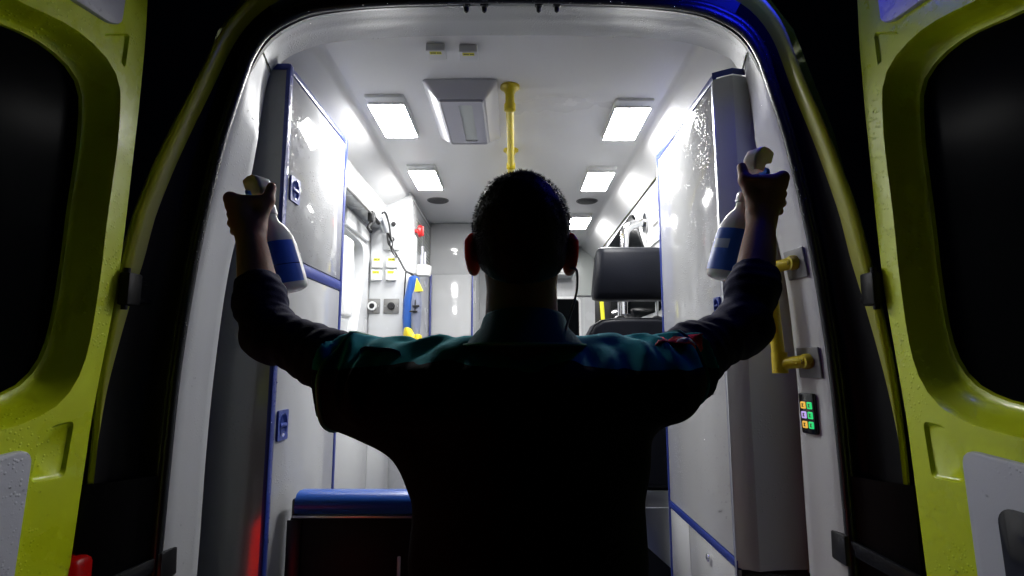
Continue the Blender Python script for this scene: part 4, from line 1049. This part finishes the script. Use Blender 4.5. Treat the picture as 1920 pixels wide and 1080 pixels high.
# hair: close crop over the skull, plus short strands
hs = SDF()
hs.ell((PX, .900, 1.780), (.0740, .099, .0800), .03); hs.ell((PX, .885, 1.752), (.0720, .080, .075), .03); hs.ell((PX, .868, 1.705), (.062, .050, .050), .03)
hs.cut((PX, .985, 1.80), (0, .8, -.35)); hs.cut((PX, .85, 1.672), (0, .35, -1)); hs.cut((PX, .93, 1.745), (0, .75, -.9))
hs.disp = lambda P: value_noise(P, 55, 1) * .004 + value_noise(P, 150, 2) * .0025
ho, Vh, Fh = sdf_obj('hair', hs, .0035, M['hair'], man, 1)
rng = np.random.RandomState(3)
tri = rng.randint(0, len(Fh), 9000); vs_, fs_ = [], []
P0 = Vh[Fh[tri]].mean(1); nrm = np.cross(Vh[Fh[tri][:, 1]] - Vh[Fh[tri][:, 0]], Vh[Fh[tri][:, 2]] - Vh[Fh[tri][:, 0]]); nrm /= np.linalg.norm(nrm, axis=1)[:, None] + 1e-9
cen = np.array([PX, .9, 1.77]); sgn = np.sign(((P0 - cen) * nrm).sum(1)); nrm *= sgn[:, None]
dr_ = nrm * .8 + rng.normal(0, .38, nrm.shape) + np.array([0, .15, -.25]); dr_ /= np.linalg.norm(dr_, axis=1)[:, None]
ln = rng.uniform(.002, .0062, len(P0)) * np.clip((P0[:, 2] - 1.66) / .12, .35, 1)
sd_ = np.cross(dr_, rng.normal(0, 1, dr_.shape)); sd_ /= np.linalg.norm(sd_, axis=1)[:, None]
for i in range(len(P0)):
    b_ = P0[i] - nrm[i] * .001; k = len(vs_)
    vs_ += [tuple(b_ - sd_[i] * .0007), tuple(b_ + sd_[i] * .0007), tuple(P0[i] + dr_[i] * ln[i])]; fs_.append((k, k + 1, k + 2))
me = bpy.data.meshes.new('hair_strands'); me.from_pydata(vs_, [], fs_); me.update(); me.materials.append(M['hair'])
o = bpy.data.objects.new('hair_strands', me); COL.objects.link(o); o.parent = ho; o['kind'] = 'stuff'

# shirt
def folds(P):
    x, y, z = P[:, 0], P[:, 1], P[:, 2]
    wv = value_noise(P, 9, 4) * 1.6
    top = np.clip((z - 1.47) / .06, 0, 1) * np.clip((np.abs(x - PX) - .075) / .03, 0, 1)
    f1 = np.sin((np.abs(x) * 112 + y * 40 + wv * 6)) * .0085 * top * (0.55 + value_noise(P, 14, 6) * 1.2)
    f2 = value_noise(P, 16, 5) * .012 * top + value_noise(P, 34, 8) * .006 * top
    f3 = value_noise(P * np.array([1, 1, 1.6]), 11, 7) * .010 * (1 - top) * np.clip((1.6 - z) / .2, .3, 1)
    return f1 + f2 + f3
sh = SDF()
TX = .022
sh.ell((TX, .895, 1.40), (.156, .120, .18), .03); sh.cap((TX, .899, .95), (TX, .895, 1.35), .126, .117, .03, sq=np.array([.675, 1, 1]))
sh.cap((TX - .13, .89, 1.42), (TX + .13, .89, 1.42), .05, .05, .05)
hem = {}
for sx in (-1, 1):
    A = ARM[sx]; s0 = V3(A['sh']); e0 = V3(A['el']); d = (e0 - s0) / np.linalg.norm(e0 - s0)
    sh.cap((PX + sx * .035, .892, 1.540), s0 + np.array([0, .020, .012]), .055, .064, .04)
    sh.cap((PX + sx * .05, .835, 1.492), s0 + np.array([sx * .03, -.050, -.004]), .058, .050, .035)
    hp = s0 + d * (.112 if sx < 0 else .104)
    sh.cap(s0 + np.array([0, 0, .002]), hp + d * .05 + np.array([0, 0, -.006]), .068, .070, .03)
    sl_ = -.062 if sx < 0 else -.014
    sh.cap(s0 + np.array([-sx * .02, 0, sl_ + .012]), hp + d * .03 + np.array([sx * .0, 0, sl_]), .060, .046, .028)      # slack cloth under the arm
    sh.cap(s0 + np.array([-sx * .03, 0, -.05]), (TX + sx * .120, .895, 1.35), .046, .034, .03)
    hem[sx] = (hp, d); sh.cut(hp, d * np.array([1, 1, 1]) + np.array([0, 0, -.12]))
sh.cut((PX, .9, .93), (0, 0, -1)); sh.cut((PX, .888, 1.598), (0, .12, 1))
sh.disp = folds
so, Vs, Fs_ = sdf_obj('shirt', sh, .0042, M['shirt'], man, 2)
bvh = BVHTree.FromPolygons([Vector(v) for v in Vs], Fs_.tolist())
def drape(name, outline, cen, ax, ay, dirn, m, off=.0022, parent=man, nn=9):
    """a thin piece of cloth laid on the shirt: outline in (ax, ay) metres about cen, dropped along dirn"""
    bm = bmesh.new(); cen = Vector(cen); ax = Vector(ax).normalized(); ay = Vector(ay).normalized(); dn = Vector(dirn).normalized()
    c = np.mean(np.array(outline), 0); rows = []
    for k in np.linspace(.02, 1, nn):
        row = []
        for u, v in outline:
            q = cen + ax * (c[0] + (u - c[0]) * k) + ay * (c[1] + (v - c[1]) * k); hit = bvh.ray_cast(q - dn * .15, dn, .4)
            if hit[0] is None: hit = bvh.find_nearest(q)
            row.append((hit[0] + hit[1] * (off if k < .97 else 0) if hit[0] is not None else q))
        rows.append(row)
    loft(bm, rows, True, True); return obj(name, bm, M[m], parent, angle=70)
ptc = rrect(-.042, .042, -.044, .040, .02, 5)
pch = drape('shoulder_patch', ptc, (.258, .862, 1.585), (1, .2, .12), (-.25, -.85, .5), (0, .6, -.8), 'patch')
emb = [(-.030, .0), (-.022, .014), (-.008, .010), (.004, .020), (.020, .012), (.028, .0), (.016, -.006), (.012, -.022), (.0, -.010), (-.014, -.022), (-.018, -.006)]
drape('emblem', emb, (.260, .858, 1.583), (1, .2, .12), (-.25, -.85, .5), (0, .6, -.8), 'emblem', .0040, pch, 6)
drape('epaulette', rrect(-.032, .032, -.010, .010, .006, 3), (-.200, .845, 1.56), (1, -.1, -.12), (0, -.5, .85), (0, .55, -.85), 'bluepl', .006)
# teal piping at the sleeve hems
for sx in (-1, 1):
    hp, d = hem[sx]; hp = Vector(hp) - Vector(d) * .012; dn = Vector(d); u = dn.cross(Vector((0, 0, 1))).normalized(); v = u.cross(dn)
    ringp = []
    for t in np.linspace(0, 2 * PI, 40):
        q = u * math.cos(t) + v * math.sin(t); hit = bvh.ray_cast(hp + Vector((0, 0, -.03)) + q * .3, -q, .3)
        if hit[0] is not None: ringp.append(hit[0] + q * .0008)
    bm = bmesh.new(); tube(bm, ringp, .0042, 6); obj('sleeve_piping', bm, M['trimgreen'] if sx < 0 else M['collar'], man, angle=60)
# collar: a folded band round the neck
def crow2(z, rx, ry, dz=0.0, n=40, off=0.0):
    return [(PX + .004 + rx * math.cos(t), .892 + off + ry * math.sin(t), z + dz * math.sin(t)) for t in np.linspace(0, 2 * PI, n, endpoint=False)]
bm = bmesh.new()
loft(bm, [crow2(1.575, .062, .066, -.004), crow2(1.616, .0605, .064, -.010), crow2(1.622, .063, .067, -.010), crow2(1.618, .0655, .071, -.010), crow2(1.603, .0705, .080, -.006), crow2(1.588, .085, .094, -.002), crow2(1.574, .098, .104, 0), crow2(1.572, .095, .100, 0), crow2(1.585, .076, .082, 0)], True)
clr = obj('collar', bm, M['collar'], man, angle=60)
bm = bmesh.new(); tube(bm, [Vector(p) for p in crow2(1.5765, .0985, .1045, 0)] + [Vector(crow2(1.5765, .0985, .1045, 0)[0])], .0024, 6); obj('collar_piping', bm, M['trimgreen'], clr)
# undershirt sleeves
for sx in (-1, 1):
    A = ARM[sx]; us = SDF(); arm_sdf(us, sx, .0055)
    el = V3(A['el']); wr = V3(A['wr']); s0 = V3(A['sh']); d = (wr - el) / np.linalg.norm(wr - el); d2 = (el - s0) / np.linalg.norm(el - s0)
    us.cut(el + d * (.118 if sx < 0 else .122), d); us.cut(s0 + d2 * .09, -d2)
    us.ell(el + np.array([-sx * .004, .0, -.006]), (.042, .042, .040), .03)
    def uf(P, el=el, d=d, d2=d2):
        t = (P - el) @ d; t2 = (P - el) @ d2
        return np.sin(t * 260 + value_noise(P, 18, 3) * 9) * .0008 * np.clip((t + .02) / .05, 0, 1) + np.sin(t2 * 190 + value_noise(P, 14, 5) * 9) * .0011 * np.clip((-t2 + .01) / .05, 0, 1) + value_noise(P * np.array([1, 1, 1.5]), 24, 9) * .0075 + value_noise(P, 55, 10) * .003
    us.disp = uf
    sdf_obj('undershirt_sleeve', us, .0036, M['under'], man, 1)
# trousers, shoes
tr = SDF(); tr.ell((PX, .905, .98), (.170, .118, .10), .05)
for sx in (-1, 1):
    hx = PX + sx * .085; tr.cap((hx, .905, .95), (hx + sx * .02, .91, .50), .094, .072, .04); tr.cap((hx + sx * .02, .91, .50), (hx + sx * .025, .885, .10), .072, .062, .03)
tr.cut((PX, .9, 1.05), (0, 0, 1)); tr.cut((PX, .9, .055), (0, 0, -1)); tr.disp = lambda P: value_noise(P, 14, 11) * .012
sdf_obj('trousers', tr, .008, M['trouser'], man, 1)
for sx in (-1, 1):
    hx = PX + sx * .11; b_ = SDF(); b_.cap((hx, .865, .055), (hx + sx * .018, 1.075, .045), .046, .043, .02, sq=np.array([1, 1, 1])); b_.cap((hx, .875, .06), (hx, .885, .16), .046, .048, .02); b_.cut((hx, .9, .002), (0, 0, -1)); b_.cut((hx, .9, .16), (0, 0, 1))
    sdf_obj('shoe', b_, .005, M['shoe'], man, 1)
# earpiece lead
bm = bmesh.new(); tube(bm, catmull([(.090, .885, 1.700), (.098, .880, 1.698), (.100, .876, 1.69), (.099, .872, 1.665), (.092, .862, 1.64), (.082, .850, 1.612), (.075, .835, 1.59)], 30), .0019, 8); obj('earpiece_lead', bm, M['cable'], man)

# ------------------------------------------------------------------ spray bottles
def spray_bottle(side, label):
    A = ARM[side]; top = V3(A['top']); bot = V3(A['bot']); B = top - bot; H = np.linalg.norm(B); B /= H
    X = np.array([side, -1.2, 0.0]); X = X - B * (X @ B); X /= np.linalg.norm(X); Y = np.cross(B, X); Y = Y if Y[1] > 0 else -Y
    t = thing('spray_bottle', tuple(bot), label, 'spray bottle', 'spray bottles held up')
    F = lambda x, y, z: Vector(bot + X * x + Y * y + B * z)
    def ring(rx, ry, z, cx=0, cy=0, n=26, p=2.6):
        out = []
        for k in range(n):
            a = k * 2 * PI / n; c, s_ = math.cos(a), math.sin(a)
            out.append(F(cx + rx * abs(c) ** (2 / p) * (1 if c > 0 else -1), cy + ry * abs(s_) ** (2 / p) * (1 if s_ > 0 else -1), z))
        return out
    sh_ = [(.030, .022, 0), (.036, .027, .003), (.0385, .029, .010), (.0395, .030, .03), (.0395, .030, .07), (.0385, .0295, .095), (.035, .028, .115), (.028, .025, .132), (.021, .020, .143), (.016, .016, .150), (.0145, .0145, .156), (.0145, .0145, .176)]
    bm = bmesh.new(); loft(bm, [ring(rx, ry, z) for rx, ry, z in sh_], True, True); bd = obj('bottle', bm, M['hdpe'], t, angle=60)
    # label wrapped on the body
    lab = [(.0391, .0296, .014), (.0401, .0306, .030), (.0401, .0306, .070), (.0393, .0301, .092), (.0372, .0291, .104)]
    bm = bmesh.new(); rows = []
    for rx, ry, z in lab:
        r0 = ring(rx, ry, z, n=40)
        if side < 0: idx = list(range(-13, 4))
        else: idx = list(range(-26, -3)) 
        rows.append([r0[i % 40] for i in idx])
    loft(bm, rows); lb = obj('label', bm, M['blabel'], bd, angle=60)
    bm = bmesh.new(); rows = []
    for rx, ry, z in ((.0404, .0309, .052), (.0404, .0309, .0532)) if side < 0 else ((.0404, .0309, .060), (.0400, .0306, .080)):
        r0 = ring(rx, ry, z, n=40); idx = list(range(-13, 4)) if side < 0 else list(range(-14, -8)); rows.append([r0[i % 40] for i in idx])
    loft(bm, rows); obj('print_band', bm, M['blackgloss'] if side < 0 else M['lablabel'], bd)
    # collar, head, nozzle, trigger
    bm = bmesh.new(); lathe(bm, [(.0185, 0), (.019, .003), (.019, .018), (.017, .021)], F(0, 0, .166), tuple(B), 22); obj('screw_cap', bm, M['hdpe'], t)
    bm = bmesh.new()
    hp = [(-.016, .178), (-.022, .190), (-.024, .206), (-.019, .218), (-.008, .2225), (.012, .2225), (.030, .219), (.034, .216), (.034, .201), (.031, .198), (.014, .194), (.012, .178)]
    hp = [(u, v * H / .235) for u, v in hp]
    hx_ = Vector((side * .80, .60, 0)).normalized(); hy_ = Vector((-hx_.y, hx_.x, 0)); hb = Vector(B)
    rows = [[F(0, 0, H - .028 + (v - .2) * k * 1.05) + hx_ * (u * k + .002) + hy_ * x for u, v in hp] for x, k in ((-.0165, .90), (-.0150, .98), (-.008, 1.0), (.008, 1.0), (.0150, .98), (.0165, .90))]
    loft(bm, rows, True, True); obj('spray_head', bm, M['hdpe'], t, angle=60)
    zc = F(0, 0, H - .035)
    bm = bmesh.new(); lathe(bm, [(.009, 0), (.010, .003), (.010, .012), (.004, .014)], F(0, 0, H - .019) + hx_ * .034, tuple(hx_), 16); obj('nozzle', bm, M['blabel'], t)
    bm = bmesh.new(); tube(bm, catmull([F(0, 0, H - .030) + hx_ * .034, F(0, 0, H - .05) + hx_ * .038, F(0, 0, H - .072) + hx_ * .047, F(0, 0, H - .088) + hx_ * .058], 14), .006, 8); obj('trigger', bm, M['hdpe'], t)
    return t
spray_bottle(-1, 'white spray bottle with solid blue label in the left hand')
spray_bottle(1, 'white spray bottle with a pale printed blue label in the right hand')
